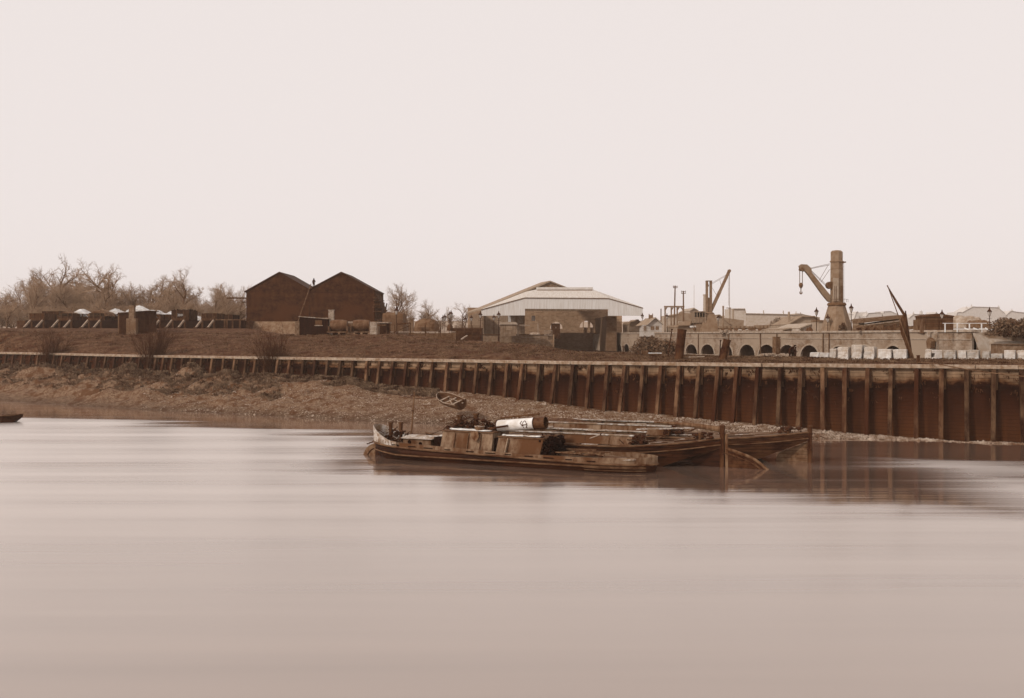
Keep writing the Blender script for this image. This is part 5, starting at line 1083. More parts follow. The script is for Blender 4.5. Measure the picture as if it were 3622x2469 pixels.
# ================================================================ BRICK QUAY WITH ARCHES
VB = mat('viaduct brick', 146, 14, .8, kind='brick', rough=.9, v2=156); VBd = mat('vault darkness', 118, 6, 1)  # brick paled with painted haze; VBd paints the shade inside the arches
VA = Vector((18.05, 205.0)); VE = Vector((44.6, 99.3)); vd = (VE - VA); VL = vd.length; va = math.atan2(vd.y, vd.x); vd.normalize()
vq = thing('brick_quay', 'long brick quay wall pierced by a row of round arches, receding from right to left', 'quay wall', (VA.x, VA.y, 5.0), va)
def vt(px_): k = (px_ - CX) / F; return (k * VA.y - VA.x) / (vd.x - k * vd.y)
def vz(px_, py_): t_ = vt(px_); Y = VA.y + vd.y * t_; return CH - (py_ - HY) / F * Y - 5.0
arches = [(2137, 15), (2160, 16), (2190, 18), (2216, 19), (2246, 20), (2276, 22), (2308, 26), (2345, 30), (2390, 34), (2446, 40), (2503, 46), (2568, 45), (2643, 54), (2713, 60), (2786, 62), (2864, 64), (2968, 66), (3060, 68), (3160, 72)]
holes = []; tops = tab([(2130, 1216), (2250, 1217), (2446, 1218), (2643, 1219), (2713, 1219), (2786, 1220), (2864, 1221), (2968, 1225), (3160, 1223)])
for px_, w in arches:
    a, b_ = vt(px_ - w / 2), vt(px_ + w / 2); zt2 = vz(px_, tops(px_)); holes.append(((a + b_) / 2, b_ - a, -1.0, .2, zt2))
ztop = vz(2900, 1177)
mb = MB(); mb.arch(0, VL, -1.2, ztop, holes, 0, .22); part('arcade_wall', mb, VB, vq)
# ring of voussoirs, slightly proud
mb = MB()
for cx, w, zb, zs, zt2 in holes:
    for i in range(14):
        a0, a1 = math.pi * i / 14, math.pi * (i + 1) / 14; q = []
        for a, e in ((a0, 0), (a1, 0), (a1, .26), (a0, .26)): q.append((cx - (w / 2 + e) * math.cos(a), zs + (zt2 - zs + e * .8) * math.sin(a)))
        mb.prism(q, -.05, -.002)
part('arch_ring', mb, mat('arch ring brick', 158, 8, 2), vq)
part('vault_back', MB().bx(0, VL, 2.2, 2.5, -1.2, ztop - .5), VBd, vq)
part('coping', MB().bx(-.1, VL + .1, -.15, 1.0, ztop + .003, ztop + .22), mat('coping stone', 160, 10, 2), vq)
part('string_course', MB().bx(0, VL, -.07, -.002, ztop - .75, ztop - .66), mat('coping stone', 160, 10, 2), vq)
for px_ in (2472, 2580, 2692, 2750, 2914, 2935): x = vt(px_); part('rain_pipe', MB().tube((x, -.12, -.5), (x, -.12, ztop - .1), .08, .08, 6), M_wood, vq)
for px_, w in ((3285, 12), (3310, 10)): x = vt(px_); part('pilaster', MB().bx(x, x + .5, -.25, -.002, -1, ztop - .01), BRl, vq)
# little lantern box hanging on the quay wall
x = vt(2755); part('ladder_cage', MB().bx(x - .45, x + .45, -.7, -.003, .4, ztop - .5), mat('cage iron', 112, 10, 2), vq)
x = vt(3312); part('wall_lamp', MB().prism([(x - .3, 1.7), (x + .3, 1.7), (x + .42, 2.4), (x, 2.75), (x - .42, 2.4)], -.9, -.4), mat('cage iron', 112, 10, 2), vq)
# deck behind
dm = mat('quay deck', 150, 12, .6)
fzd = 5.0 + ztop - .02; mb = MB(); vn = Vector((-vd.y, vd.x))
if vn.x < 0: vn = -vn
c1_ = VA + vn * .5; c2_ = VE + vn * .5
mb.add([(c1_.x, c1_.y, fzd), (c2_.x, c2_.y, fzd), (130, 99, fzd), (520, 420, fzd), (60, 420, fzd), (14, 230, fzd)] + [(a, b_, 4) for a, b_ in ((c1_.x, c1_.y), (c2_.x, c2_.y), (130, 99), (520, 420), (60, 420), (14, 230))], [(0, 1, 2, 3, 4, 5), (1, 7, 8, 2), (0, 5, 11, 6)])
tag(part('quay_deck', mb, dm), kind='structure')
# right end: corner wall then earth slope down to the right
f = Fr(3440, 1262, 99); sl_ = MB(); sl_.add([(0, 0, f.z(1178)), (f.x(3500), 0, f.z(1200)), (f.x(3620), -1, f.z(1226)), (f.x(3900), -4, f.z(1240)), (f.x(3900), -5, -2), (0, -3.5, -2), (0, 30, f.z(1172)), (f.x(3900), 30, f.z(1160)), (f.x(3560), 3, f.z(1172)), (f.x(3900), 2, f.z(1190))], [(0, 5, 4, 3, 2, 1), (0, 1, 8, 6), (1, 2, 8), (2, 3, 9, 8), (8, 9, 7, 6)])
tag(part('earth_slope', sl_, mat('bare earth slope', 168, 12, .8, bump=.8, v2=150), loc=f.o), kind='structure')
f = Fr(3560, 1236, 92); tag(part('brick_outhouse', MB().bx(0, f.x(3640), 0, 3, -1, f.z(1219)).bx(-.1, f.x(3642), -.1, 3.1, f.z(1219) + .002, f.z(1217)), BR, loc=f.o), 'low dark brick outhouse at the far right behind the stone blocks', 'outhouse')

# ---------------------------------------------------------------- white fence, covered wagon, ricks at the right
f = Fr(3335, 1168, 101); t = thing('white_fence', 'white post and rail fence with slanting braces at the right end of the quay', 'fence', f.o)
part('rail', MB().bx(0, f.x(3520), 0, .08, f.z(1144.5), f.z(1142.5)), M_white, t)
for px_ in (3342, 3385, 3428, 3471, 3514): part('post', MB().bx(f.x(px_ - 1.7), f.x(px_ + 1.7), -.1, -.002, -.2, f.z(1145)), M_white, t)
for a, b_ in ((3409, 3420), (3441, 3452), (3483, 3494), (3518, 3524)): part('brace', MB().beam((f.x(a), -.15, f.z(1160)), (f.x(b_), -.6, f.z(1169)), .09, .09), M_white, t)
part('brace', MB().beam((f.x(3527), -.3, f.z(1169)), (f.x(3537), -.7, f.z(1179)), .1, .1), M_white, t)
f = Fr(3275, 1172, 106); t = thing('covered_goods_wagon', 'large dark covered goods wagon left of the white fence', 'wagon', f.o)
rr = [[(f.x(px_), y, z) for y in (0, 5) for z in (0,)] for px_ in (3275,)]
part('body', MB().bx(f.x(3276), f.x(3372), 0, 2.8, -.2, f.z(1121)), mat('covered wagon boards', 100, 8, 2, kind='plank'), t)
mb = MB(); mb.loft([[(f.x(3274) + (f.x(3374) - f.x(3274)) * u, y, f.z(1121) + .005 + (.12 + .22 * math.sin(math.pi * min(1, u * 1.1)))) for y in (-.1, 2.9)] + [(f.x(3274) + (f.x(3374) - f.x(3274)) * u, y, f.z(1121) + .005) for y in (2.9, -.1)] for u in (0, .2, .4, .6, .8, 1)], closed=True, caps=True); part('roof', mb, mat('covered wagon roof', 92, 8, 2), t)
part('end_step', MB().bx(f.x(3265), f.x(3275.5), .2, 2.6, -.2, f.z(1130)), M_wood, t)
for px_ in (3320, 3345): part('door_strap', MB().bx(f.x(px_), f.x(px_) + .08, -.04, -.002, 0, f.z(1122)), M_darkwood, t)
HAY = mat('thatch and hay', 158, 12, 1.2, bump=.8)
mound('hay_rick', 'rounded pale rick behind the white fence', 'rick', 3383, 3500, 1116, 1160, 112, HAY, 3, 11)
mound('dark_heap', 'dark low stack between the pale rick and the right lamp', 'stack', 3456, 3512, 1134, 1160, 108, mat('dark stack', 116, 10, 2), 5, 12, 3)
def leafbush(name, label, px_, ytop, ybot, Z, w, seed, m, N=2600):
    r = random.Random(seed); f = Fr(px_, ybot, Z); h = f.z(ytop); mb = MB(); T = MB()
    for _ in range(N):
        a, u, e = r.uniform(0, 6.28), r.random() ** .4, r.uniform(0, 1.5); lump_ = 1 + .35 * noise.noise(Vector((math.cos(a) * 2, math.sin(a) * 2, e * 2 + seed)))
        p = Vector((math.cos(a) * math.cos(e) * w * u * lump_, math.sin(a) * math.cos(e) * w * .6 * u * lump_, math.sin(e) * h * u * lump_)); s_ = r.uniform(.08, .2)
        mb.add([p + Vector((r.uniform(-s_, s_), r.uniform(-s_, s_), r.uniform(-s_, s_))) for _k in range(3)], [(0, 1, 2)])
    for _ in range(9): T.tube((r.uniform(-.3, .3), r.uniform(-.2, .2), -.2), (r.uniform(-w, w) * .6, r.uniform(-.6, .6), h * r.uniform(.5, .9)), .05, .015, 5)
    t = thing(name, label, 'bush', f.o); part('foliage', mb, m, t); part('stems', T, M_darkwood, t); return t
LF = mat('evergreen leaves', 108, 22, 1.5, bump=0, rough=.9)
leafbush('dark_shrub', 'wide dark shrub at the right edge beyond the white fence', 3560, 1130, 1185, 97, 1.9, 5, LF, 4200); leafbush('dark_shrub', 'dark shrub cut by the right frame edge', 3625, 1132, 1190, 99, 2.0, 6, LF, 3600)
leafbush('ivy_clump', 'dark round clump against the foot of the tall crane pedestal', 2982, 1145, 1174, 124, .55, 8, LF, 700)
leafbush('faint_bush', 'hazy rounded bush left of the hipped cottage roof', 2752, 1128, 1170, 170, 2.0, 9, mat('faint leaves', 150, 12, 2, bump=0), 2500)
leafbush('scrub_mound', 'tangled scrub heap in front of the quay arches below the white cottage', 2300, 1196, 1252, 140, 3.2, 10, mat('pale scrub', 112, 16, 2, bump=0), 6000)
leafbush('scrub_mound', 'lower scrub heap left of the tall leaning iron funnel', 2362, 1206, 1252, 130, 1.9, 13, mat('pale scrub', 112, 16, 2, bump=0), 3500)

# ================================================================ CRANES
CR = mat('crane iron paint', 136, 7, 1.2, rough=.6, bump=.08); CRd = mat('crane dark iron', 112, 7, 1.2, rough=.6, bump=.08)  # crane tones paled, distance haze put into the colour
CZ = 128; f = Fr(2973, 1177, CZ); t = thing('column_crane', 'tall hydraulic crane with thick round column, sloping jib and hanging hook on a tapering pedestal', 'crane', f.o)
wB, wT = 42, 30
def oct_ring(rx, z, n=8, rot=math.pi / 8): return [(rx * math.cos(2 * math.pi * i / n + rot), 1.5 + rx * math.sin(2 * math.pi * i / n + rot), z) for i in range(n)]
mb = MB(); mb.loft([oct_ring(60 * f.k, -.3), oct_ring(52 * f.k, f.z(1155)), oct_ring(40 * f.k, f.z(1115)), oct_ring(30 * f.k, f.z(1081))], caps=True); part('pedestal', mb, CR, t)
part('collar', MB().lathe([(29 * f.k, f.z(1081) + .002), (33 * f.k, f.z(1079)), (33 * f.k, f.z(1074)), (29 * f.k, f.z(1069))], 20, (0, 1.5, 0)), CRd, t)
ccx = f.x(2973) ; ccx = 0.0
mb = MB(); mb.lathe([(23.5 * f.k, f.z(1069) + .002), (22.3 * f.k, f.z(925))], 8, (0, 1.5, 0)); col_ = part('column', mb, CR, t)
part('column_top', MB().lathe([(22 * f.k, f.z(925) + .002), (25 * f.k, f.z(924)), (25 * f.k, f.z(921)), (21.8 * f.k, f.z(919)), (21.8 * f.k, f.z(888)), (16 * f.k, f.z(883)), (4 * f.k, f.z(881.5))], 8, (0, 1.5, 0)), CR, t)
part('ledge', MB().bx(f.x(2984), f.x(3001), .9, 2.1, f.z(927), f.z(923)), CRd, col_)
for px_ in (2957, 2963, 2981, 2985): part('slide_bar', MB().bx(f.x(px_), f.x(px_ + 1.6), .58, .75, f.z(1066), f.z(1010)), CRd, col_)
part('access_panel', MB().bx(f.x(2953), f.x(2972), .62, .72, f.z(1065), f.z(982)), mat('panel iron', 160, 6, 2), col_)
for y_ in (950, 985, 1030): part('plate_band', MB().lathe([(22.9 * f.k, f.z(y_)), (22.9 * f.k, f.z(y_ - 1.5))], 8, (0, 1.5, 0)), CRd, col_)
mb = MB()
for x_ in (2986, 2989): mb.tube((f.x(x_), .38, f.z(1069)), (f.x(x_), .5, f.z(925)), .02, .02, 4)
for i in range(26): mb.tube((f.x(2986), .4, f.z(1066 - i * 5.4)), (f.x(2989), .4, f.z(1066 - i * 5.4)), .014, .014, 4)
part('ladder', mb, CRd, col_)
mb = MB()
for px_ in (2944, 2951, 2958, 2966, 2980, 2988, 2996, 3002): mb.tube((f.x(px_), .25, f.z(1069)), (f.x(px_), .25, f.z(1058)), .02, .02, 4)
mb.tube((f.x(2944), .25, f.z(1058)), (f.x(3002), .25, f.z(1058)), .02, .02, 4); part('guard_rail', mb, CRd, t)
# jib: cranked box girder
poly = [(2948, 1068), (2950, 1045), (2925, 1015), (2912, 999), (2893, 975), (2882, 962), (2880, 947), (2865, 933), (2845, 932), (2838, 938), (2841, 950), (2850, 957), (2860, 958), (2870, 970), (2895, 1005), (2920, 1040), (2940, 1064)]
part('jib', MB().prism([(f.x(a), f.z(b_)) for a, b_ in poly], 1.2, 1.8), CR, t)
part('jib_sheave', MB().tube((f.x(2846), 1.05, f.z(950)), (f.x(2846), 1.95, f.z(950)), 6 * f.k, 6 * f.k, 16), CRd, t)
mb = MB()
for a, b_ in (((2877, 946), (2948, 930)), ((2879, 948), (2948, 934)), ((2880, 952), (2937, 1007)), ((2882, 957), (2937, 1013)), ((2943, 934), (2910, 990)), ((2948, 950), (2917, 996))): mb.tube((f.x(a[0]), 1.5, f.z(a[1])), (f.x(b_[0]), 1.5, f.z(b_[1])), .028, .028, 5)
part('tie_rods', mb, CRd, t)
part('winding_wheel', MB().tube((f.x(2948), 1.1, f.z(1007)), (f.x(2948), 1.9, f.z(1007)), 13 * f.k, 13 * f.k, 20), CRd, t)
mb = MB()
for px_ in (2840.5, 2850): mb.tube((f.x(px_), 1.5, f.z(945)), (f.x(px_), 1.5, f.z(1000)), .05, .05, 5)
part('hoist_chain', mb, CRd, t)
o = part('hook_block', MB().lathe([(.05, f.z(1019)), (.2, f.z(1014)), (.28, f.z(1007)), (.24, f.z(1001)), (.1, f.z(998))], 10, (f.x(2845), 1.5, 0)), CRd, t)
mb = MB(); mb.tube((f.x(2845), 1.5, f.z(1018)), (f.x(2845), 1.5, f.z(1038)), .06, .06, 6)
mb.path([(f.x(2840), 1.5, f.z(1030)), (f.x(2841), 1.5, f.z(1036)), (f.x(2845), 1.5, f.z(1039)), (f.x(2849), 1.5, f.z(1036)), (f.x(2850), 1.5, f.z(1030))], .05, 5); part('hook', mb, CRd, o)
# second crane, open-framed
CZ2 = 168; f = Fr(2511, 1182, CZ2); t = thing('framed_crane', 'crane with twin-post open frame and long jib leaning up to the right', 'crane', f.o)
C2 = mat('second crane iron', 130, 7, 1.2, rough=.6, bump=.05)  # paled as well, haze mixed into its colour
mb = MB(); mb.loft([[(f.x(2464), -1.3, -.3), (f.x(2540), -1.3, -.3), (f.x(2546), 3, -.3), (f.x(2470), 3, -.3)], [(f.x(2496), 0, f.z(1110)), (f.x(2528), 0, f.z(1110)), (f.x(2528), 2, f.z(1110)), (f.x(2496), 2, f.z(1110))]], caps=True); part('pedestal', mb, C2, t)
part('turntable', MB().lathe([(18 * f.k, f.z(1110) + .002), (20 * f.k, f.z(1108)), (15 * f.k, f.z(1104))], 14, (0, 1, 0)), C2, t)
for a, b_ in ((2501, 2507.5), (2515, 2521.5)): part('upright', MB().bx(f.x(a), f.x(b_), .6, 1.4, f.z(1104) + .003, f.z(994)), C2, t)
part('crosshead', MB().bx(f.x(2500.5), f.x(2522), .55, 1.45, f.z(994) + .002, f.z(991.5)), C2, t); part('web_plate', MB().bx(f.x(2507.6), f.x(2514.9), .75, 1.25, f.z(1104) + .003, f.z(1052)), C2, t); part('web_plate', MB().prism([(f.x(2507.6), f.z(1000)), (f.x(2511), f.z(1010)), (f.x(2507.6), f.z(1016))], .75, 1.25), C2, t)
J0, J1 = Vector((f.x(2518), 1, f.z(1101))), Vector((f.x(2584), 1, f.z(957))); part('jib', MB().beam(J0, J0.lerp(J1, .5), .5, .52, up=(0, 1, 0)).beam(J0.lerp(J1, .495), J1, .45, .42, up=(0, 1, 0)), C2, t)
part('jib_head', MB().tube(J1 + Vector((0, -.3, 0)), J1 + Vector((0, .3, 0)), .26, .26, 12), C2, t)
mb = MB()
for a, b_ in (((2522, 1000), (2574, 970)), ((2522, 1004), (2570, 976)), ((2522, 1015), (2540, 1045)), ((2550, 988), (2556, 1012))): mb.tube((f.x(a[0]), 1, f.z(a[1])), (f.x(b_[0]), 1, f.z(b_[1])), .025, .025, 4)
part('stays', mb, C2, t); part('hoist_rope', MB().tube((f.x(2584.5), 1, f.z(957)), (f.x(2585), 1, f.z(1150)), .045, .045, 5).tube((f.x(2580), 1, f.z(975)), (f.x(2582), 1, f.z(1080)), .025, .025, 4), C2, t)
part('rope_bob', MB().bx(f.x(2574), f.x(2588), .8, 1.2, f.z(1090), f.z(1087.5)), C2, t)
cb_ = part('cabin', MB().bx(f.x(2454), f.x(2495), -.5, 2, f.z(1142), f.z(1122)).bx(f.x(2454), f.x(2495), -.5, 2, f.z(1105), f.z(1101)), mat('cab boards', 146, 8, 2, kind='vplank'), t)
for px_ in (2454, 2463, 2472, 2482, 2491): part('cabin_mullion', MB().bx(f.x(px_), f.x(px_ + 2.5), -.48, 1.98, f.z(1122) + .002, f.z(1105) - .002), mat('cab boards', 146, 8, 2), cb_)
part('cabin_base', MB().bx(f.x(2462), f.x(2490), -.3, 1.9, -.2, f.z(1142) - .002), C2, t)

# ---------------------------------------------------------------- cottage, poles, gantry, far works
def ctone(v):  # lifts far tones, haze put into the base colour
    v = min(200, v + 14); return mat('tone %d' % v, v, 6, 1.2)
f = Fr(2290, 1185, 178); t = thing('white_cottage', 'small white gabled signal cottage with twin windows and brick chimney beside the canopy', 'cottage', f.o)
part('walls', MB().prism([(0, -.3), (f.x(2342), -.3), (f.x(2342), f.z(1148)), (f.x(2317), f.z(1126)), (0, f.z(1148))], 0, 6).bx(f.x(2277), -.002, 0.3, 6, -.3, f.z(1149)), mat('white weatherboard', 190, 8, 2, kind='plank', bscale=(4, .25)), t)
RT = ctone(134)
part('roof', MB().slab([(f.x(2317), -.3, f.z(1124)), (f.x(2346), -.3, f.z(1149)), (f.x(2346), 6.3, f.z(1149)), (f.x(2317), 6.3, f.z(1124))], .12), RT, t)
part('roof', MB().slab([(f.x(2317), -.3, f.z(1124)), (f.x(2288), -.3, f.z(1149)), (f.x(2262), 6.3, f.z(1152)), (f.x(2300), 6.3, f.z(1124))], .12), RT, t)
part('bargeboard', MB().beam((f.x(2317), -.4, f.z(1123.5)), (f.x(2346), -.4, f.z(1149)), .08, .12).beam((f.x(2317), -.4, f.z(1123.5)), (f.x(2288), -.4, f.z(1149)), .08, .12), ctone(160), t)
for a, b_ in ((2302, 2314), (2319, 2330)): w_ = part('window', MB().bx(f.x(a), f.x(b_), -.05, -.002, f.z(1167), f.z(1154)), ctone(110), t); part('glazing_bar', MB().bx(f.x((a + b_) / 2 - .4), f.x((a + b_) / 2 + .4), -.08, -.052, f.z(1167), f.z(1154)), M_pale, w_)
for a in (2278, 2283): part('window', MB().bx(f.x(a), f.x(a + 3), .22, .298, f.z(1170), f.z(1152)), ctone(120), t)
part('chimney', MB().bx(f.x(2303), f.x(2317), 2.5, 3.3, f.z(1127), f.z(1113)).bx(f.x(2302.5), f.x(2304.5), 2.6, 3, f.z(1113) + .002, f.z(1109)).bx(f.x(2315.5), f.x(2317.5), 2.6, 3, f.z(1113) + .002, f.z(1108)), ctone(112), t)
for i, (pb, pt_, yb, ytp, Z, arms, lab) in enumerate(((2384, 2388, 1165, 1010, 185, (1014, 1018), 'taller leaning telegraph pole before the timber gantry'), (2418, 2417, 1150, 1029, 182, (1032, 1038), 'shorter telegraph pole at the right of the timber gantry'))):
    f = Fr(pb, yb, Z); t = thing('telegraph_pole', lab, 'telegraph pole', f.o, 0, 'telegraph poles'); part('pole', MB().tube((0, 0, -1.5), (f.x(pt_), 0, f.z(ytp)), .16, .11, 8), CRd, t)
    for y in arms:
        a_ = part('crossarm', MB().bx(f.x(pt_) - .4, f.x(pt_) + .4, -.2, -.1, f.z(y) - .05, f.z(y) + .05), CRd, t)
        part('insulators', MB().bx(f.x(pt_) - .38, f.x(pt_) - .3, -.19, -.11, f.z(y) + .05, f.z(y) + .2).bx(f.x(pt_) + .3, f.x(pt_) + .38, -.19, -.11, f.z(y) + .05, f.z(y) + .2), CRd, a_)
tag(part('thin_pole', MB().tube(P(2338, 1145, 200), P(2338, 1092, 200), .11, .11, 6), CRd), 'short bare pole right of the cottage chimney', 'pole')
tag(part('flagpole', MB().tube(P(2455, 1095, 215), P(2455, 1008, 215), .06, .04, 5), ctone(170)), 'hair thin flagpole above the gabled works building', 'flagpole')
f = Fr(2386, 1160, 196); t = thing('timber_gantry', 'flat topped timber gantry of four posts with knee braces', 'gantry', f.o)
part('top_beam', MB().bx(f.x(2350), f.x(2421), 0, .5, f.z(1087), f.z(1082)), C2, t)
for px_ in (2351, 2373, 2394, 2415.5):
    part('post', MB().bx(f.x(px_), f.x(px_ + 4), 0, .45, -1.5, f.z(1087) - .002), C2, t)
    part('knee_brace', MB().beam((f.x(px_ + 2), .2, f.z(1097)), (f.x(px_ + 9 if px_ < 2410 else px_ - 7), .2, f.z(1087)), .2, .22, up=(0, 1, 0)), C2, t)
def house(label, pts, ybase, Z, v, chim=(), name='warehouse', cat='building', depth=12, roof=None, wins=()):
    f = Fr(pts[0][0], ybase, Z); t = thing(name, label, cat, f.o); poly = [(f.x(pts[0][0]), -.5), (f.x(pts[-1][0]), -.5)] + [(f.x(a), f.z(b_)) for a, b_ in reversed(pts)]
    part('walls', MB().prism(poly, 0, depth), ctone(v), t)
    mb = MB()
    for (a, b_), (c, d) in zip(pts, pts[1:]):
        if abs(c - a) > 1: mb.beam((f.x(a), depth / 2 - .15, f.z(b_) + .08), (f.x(c), depth / 2 - .15, f.z(d) + .08), depth + .6, .16)
    part('roof', mb, ctone(v - 8 if roof is None else roof), t)
    for a, b_, yt_ in chim: c = part('chimney', MB().bx(f.x(a), f.x(b_), 1, 1 + (b_ - a) * f.k, f.z(yt_ + 25), f.z(yt_)), ctone(v - 4), t); part('chimney_pot', MB().lathe([(.2, f.z(yt_) + .002), (.16, f.z(yt_) + .8)], 8, (f.x((a + b_) / 2), 1.4, 0)), ctone(v - 4), c)
    for a, b_, y0, y1 in wins: part('window', MB().bx(f.x(a), f.x(b_), -.05, -.002, f.z(y1), f.z(y0)), ctone(v - 24), t)
    return t
house('gabled works building left of the framed crane cabin', [(2438, 1102), (2453, 1091), (2470, 1101)], 1165, 215, 158, wins=((2441, 2447, 1104, 1116), (2450, 2455, 1104, 1116)))
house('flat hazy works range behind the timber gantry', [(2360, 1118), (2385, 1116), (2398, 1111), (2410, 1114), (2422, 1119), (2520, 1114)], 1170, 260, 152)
house('low dark shed below the telegraph poles', [(2396, 1160), (2400, 1153), (2440, 1152), (2444, 1138), (2452, 1138), (2456, 1150)], 1180, 172, 132)
house('dark cluster of roofs left of the white cottage', [(2226, 1150), (2230, 1141), (2250, 1138), (2256, 1132), (2263, 1140), (2276, 1139)], 1178, 205, 132, name='outbuilding')
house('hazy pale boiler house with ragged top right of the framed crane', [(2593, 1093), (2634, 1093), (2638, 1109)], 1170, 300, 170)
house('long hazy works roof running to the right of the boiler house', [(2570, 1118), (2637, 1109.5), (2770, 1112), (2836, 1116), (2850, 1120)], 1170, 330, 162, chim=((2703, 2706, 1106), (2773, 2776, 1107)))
house('pyramid roofed hazy shed right of the framed crane pedestal', [(2534, 1150), (2538, 1118), (2544, 1115), (2578, 1146), (2590, 1150)], 1170, 190, 138)
house('hipped cottage with low chimney left of the tall crane', [(2782, 1151), (2835, 1121), (2878, 1121), (2895, 1130), (2900, 1150)], 1176, 160, 140, chim=((2795, 2803, 1120),), roof=132)
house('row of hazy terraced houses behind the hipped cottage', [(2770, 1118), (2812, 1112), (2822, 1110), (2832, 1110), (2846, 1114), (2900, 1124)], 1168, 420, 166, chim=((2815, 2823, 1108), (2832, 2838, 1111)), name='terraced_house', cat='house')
house('small pale lean-to with shuttered front beside the lamp left of the tall crane', [(2826, 1164), (2832, 1160), (2868, 1147), (2880, 1150)], 1178, 146, 160, name='lean_to', wins=((2832, 2842, 1163, 1176),))
house('low flat workshop with two windows left of the lean-to', [(2768, 1167), (2792, 1163), (2812, 1166)], 1180, 150, 146, name='workshop', wins=((2778, 2785, 1170, 1177),))
for i, (px_, w, yt_, yb, Z, v, lab) in enumerate(((2487, 14, 1041, 1110, 240, 152, 'thick hazy brick chimney just behind the framed crane'), (2555, 6, 1082, 1135, 185, 124, 'short dark iron chimney right of the crane jib'), (2577, 9, 1088, 1120, 300, 160, 'pale hazy chimney below the hanging crane rope'), (2590, 6, 1093, 1150, 230, 140, 'slim chimney at the left edge of the pale boiler house'))):
    f = Fr(px_, yb, Z); t = thing('factory_chimney', lab, 'chimney', f.o, 0, 'factory chimneys about the dock'); R_ = w / 2 * f.k
    part('shaft', MB().lathe([(R_ * 1.05, -6), (R_ * 1.05, 0), (R_ * .92, f.z(yt_ + 6))], 12, (f.x(px_ + w / 2), 0, 0)), ctone(v), t); part('cap', MB().lathe([(R_ * 1.15, f.z(yt_ + 6) + .002), (R_ * 1.1, f.z(yt_))], 12, (f.x(px_ + w / 2), 0, 0)), ctone(v), t)
# truck rows on the quay deck
for i, (a, b_, y0, y1, Z, lab) in enumerate(((2548, 2592, 1153, 1172, 165, 'dark open wagon on the quay just right of the framed crane'), (2594, 2640, 1152, 1172, 164, 'second open wagon in the row right of the framed crane'), (2644, 2676, 1154, 1172, 163, 'shorter open wagon third in the row right of the framed crane'), (2678, 2722, 1150, 1172, 162, 'tallest open wagon at the right end of the quay row'), (2448, 2476, 1152, 1170, 168, 'pale-sheeted cart left of the framed crane base'))):
    f = Fr(a, y1, Z); t = thing('open_wagon', lab, 'wagon', f.o, 0, 'wagons along the quay'); w = f.x(b_)
    bd = part('body', MB().bx(0, w, 0, 2.2, .55, f.z(y0)), ctone(124 if i < 4 else 190), t); part('underframe', MB().bx(.1, w - .1, .1, 2.1, .35, .548), ctone(112), t)
    for x in (.45, w - .45): part('wheel', MB().tube((x, -.02, .28), (x, .1, .28), .32, .32, 12), CRd, t)
    for k in range(3): part('strapping', MB().bx(w * (k + .7) / 3.4, w * (k + .7) / 3.4 + .08, -.05, -.002, .55, f.z(y0)), CRd, bd)
r = random.Random(31); f = Fr(2560, 1180, 150); mb = MB()
for _ in range(160): s_ = r.uniform(.1, .35); mb.box((f.x(r.uniform(2550, 2720)), r.uniform(0, 2), f.z(1180) + r.uniform(0, .4)), (s_, s_, s_), Matrix.Rotation(r.uniform(0, 3), 3, 'Z'))
tag(part('rubble', mb, M_pale, loc=f.o), kind='stuff')
# crate pile by lamp
mound('tarred_heap', 'dark pointed heap on the quay left of the tall crane', 'heap', 2856, 2886, 1156, 1178, 130, mat('pointed heap', 92, 10, 3), 1.6, 21, 2)
# timber yard right of the crane
f = Fr(3000, 1172, 118); t = thing('timber_shed', 'long sloping dark timber stack roof right of the tall crane', 'timber stack', f.o)
part('top_stack', MB().add([(f.x(3055), 0, f.z(1127)), (f.x(3205), 0, f.z(1113)), (f.x(3205), 0, f.z(1125)), (f.x(3055), 0, f.z(1142)), (f.x(3055), 4, f.z(1127)), (f.x(3205), 4, f.z(1113)), (f.x(3205), 4, f.z(1125)), (f.x(3055), 4, f.z(1142))], [(0, 3, 2, 1), (4, 5, 6, 7), (0, 1, 5, 4), (3, 7, 6, 2), (0, 4, 7, 3), (1, 2, 6, 5)]), mat('stack logs', 116, 14, 2, stretch=(1, 1, 5)), t)
part('pale_beam', MB().beam((f.x(3056), -.05, f.z(1150)), (f.x(3180), -.05, f.z(1135)), .1, .12), M_pale, t)
part('lower_stack', MB().prism([(f.x(3056), 0), (f.x(3205), 0), (f.x(3205), f.z(1126)), (f.x(3056), f.z(1150))], .3, 3.8), mat('stack logs', 116, 14, 2, stretch=(1, 1, 5)), t)
r = random.Random(8)
for k in range(12): px_ = 3020 + k * 15; part('log', MB().beam((f.x(px_), -1, .25), (f.x(px_ + 50), -.8, .3 + r.uniform(0, .4)), .3, .3), M_wood if k % 2 else M_darkwood, t)
f = Fr(3036, 1172, 120); t = thing('yard_hut', 'tiny boxy hut between the tall crane and the timber stack', 'hut', f.o); part('walls', MB().bx(0, f.x(3056), 0, 2, -.1, f.z(1135)), ctone(126), t); part('roof', MB().bx(-.1, f.x(3058), -.1, 2.1, f.z(1135) + .002, f.z(1132)), ctone(112), t); part('door', MB().bx(.2, .5, -.04, -.002, 0, 1), ctone(150), t)
f = Fr(2890, 1175, 140); t = thing('flat_roof_store', 'flat roofed store behind the lamp left of the tall crane', 'store', f.o); part('walls', MB().bx(f.x(2895), f.x(2932), 0, 3, -.1, f.z(1137)), ctone(142), t); part('roof', MB().bx(f.x(2892), f.x(2932), -.2, 3.2, f.z(1137) + .002, f.z(1132)), ctone(108), t)
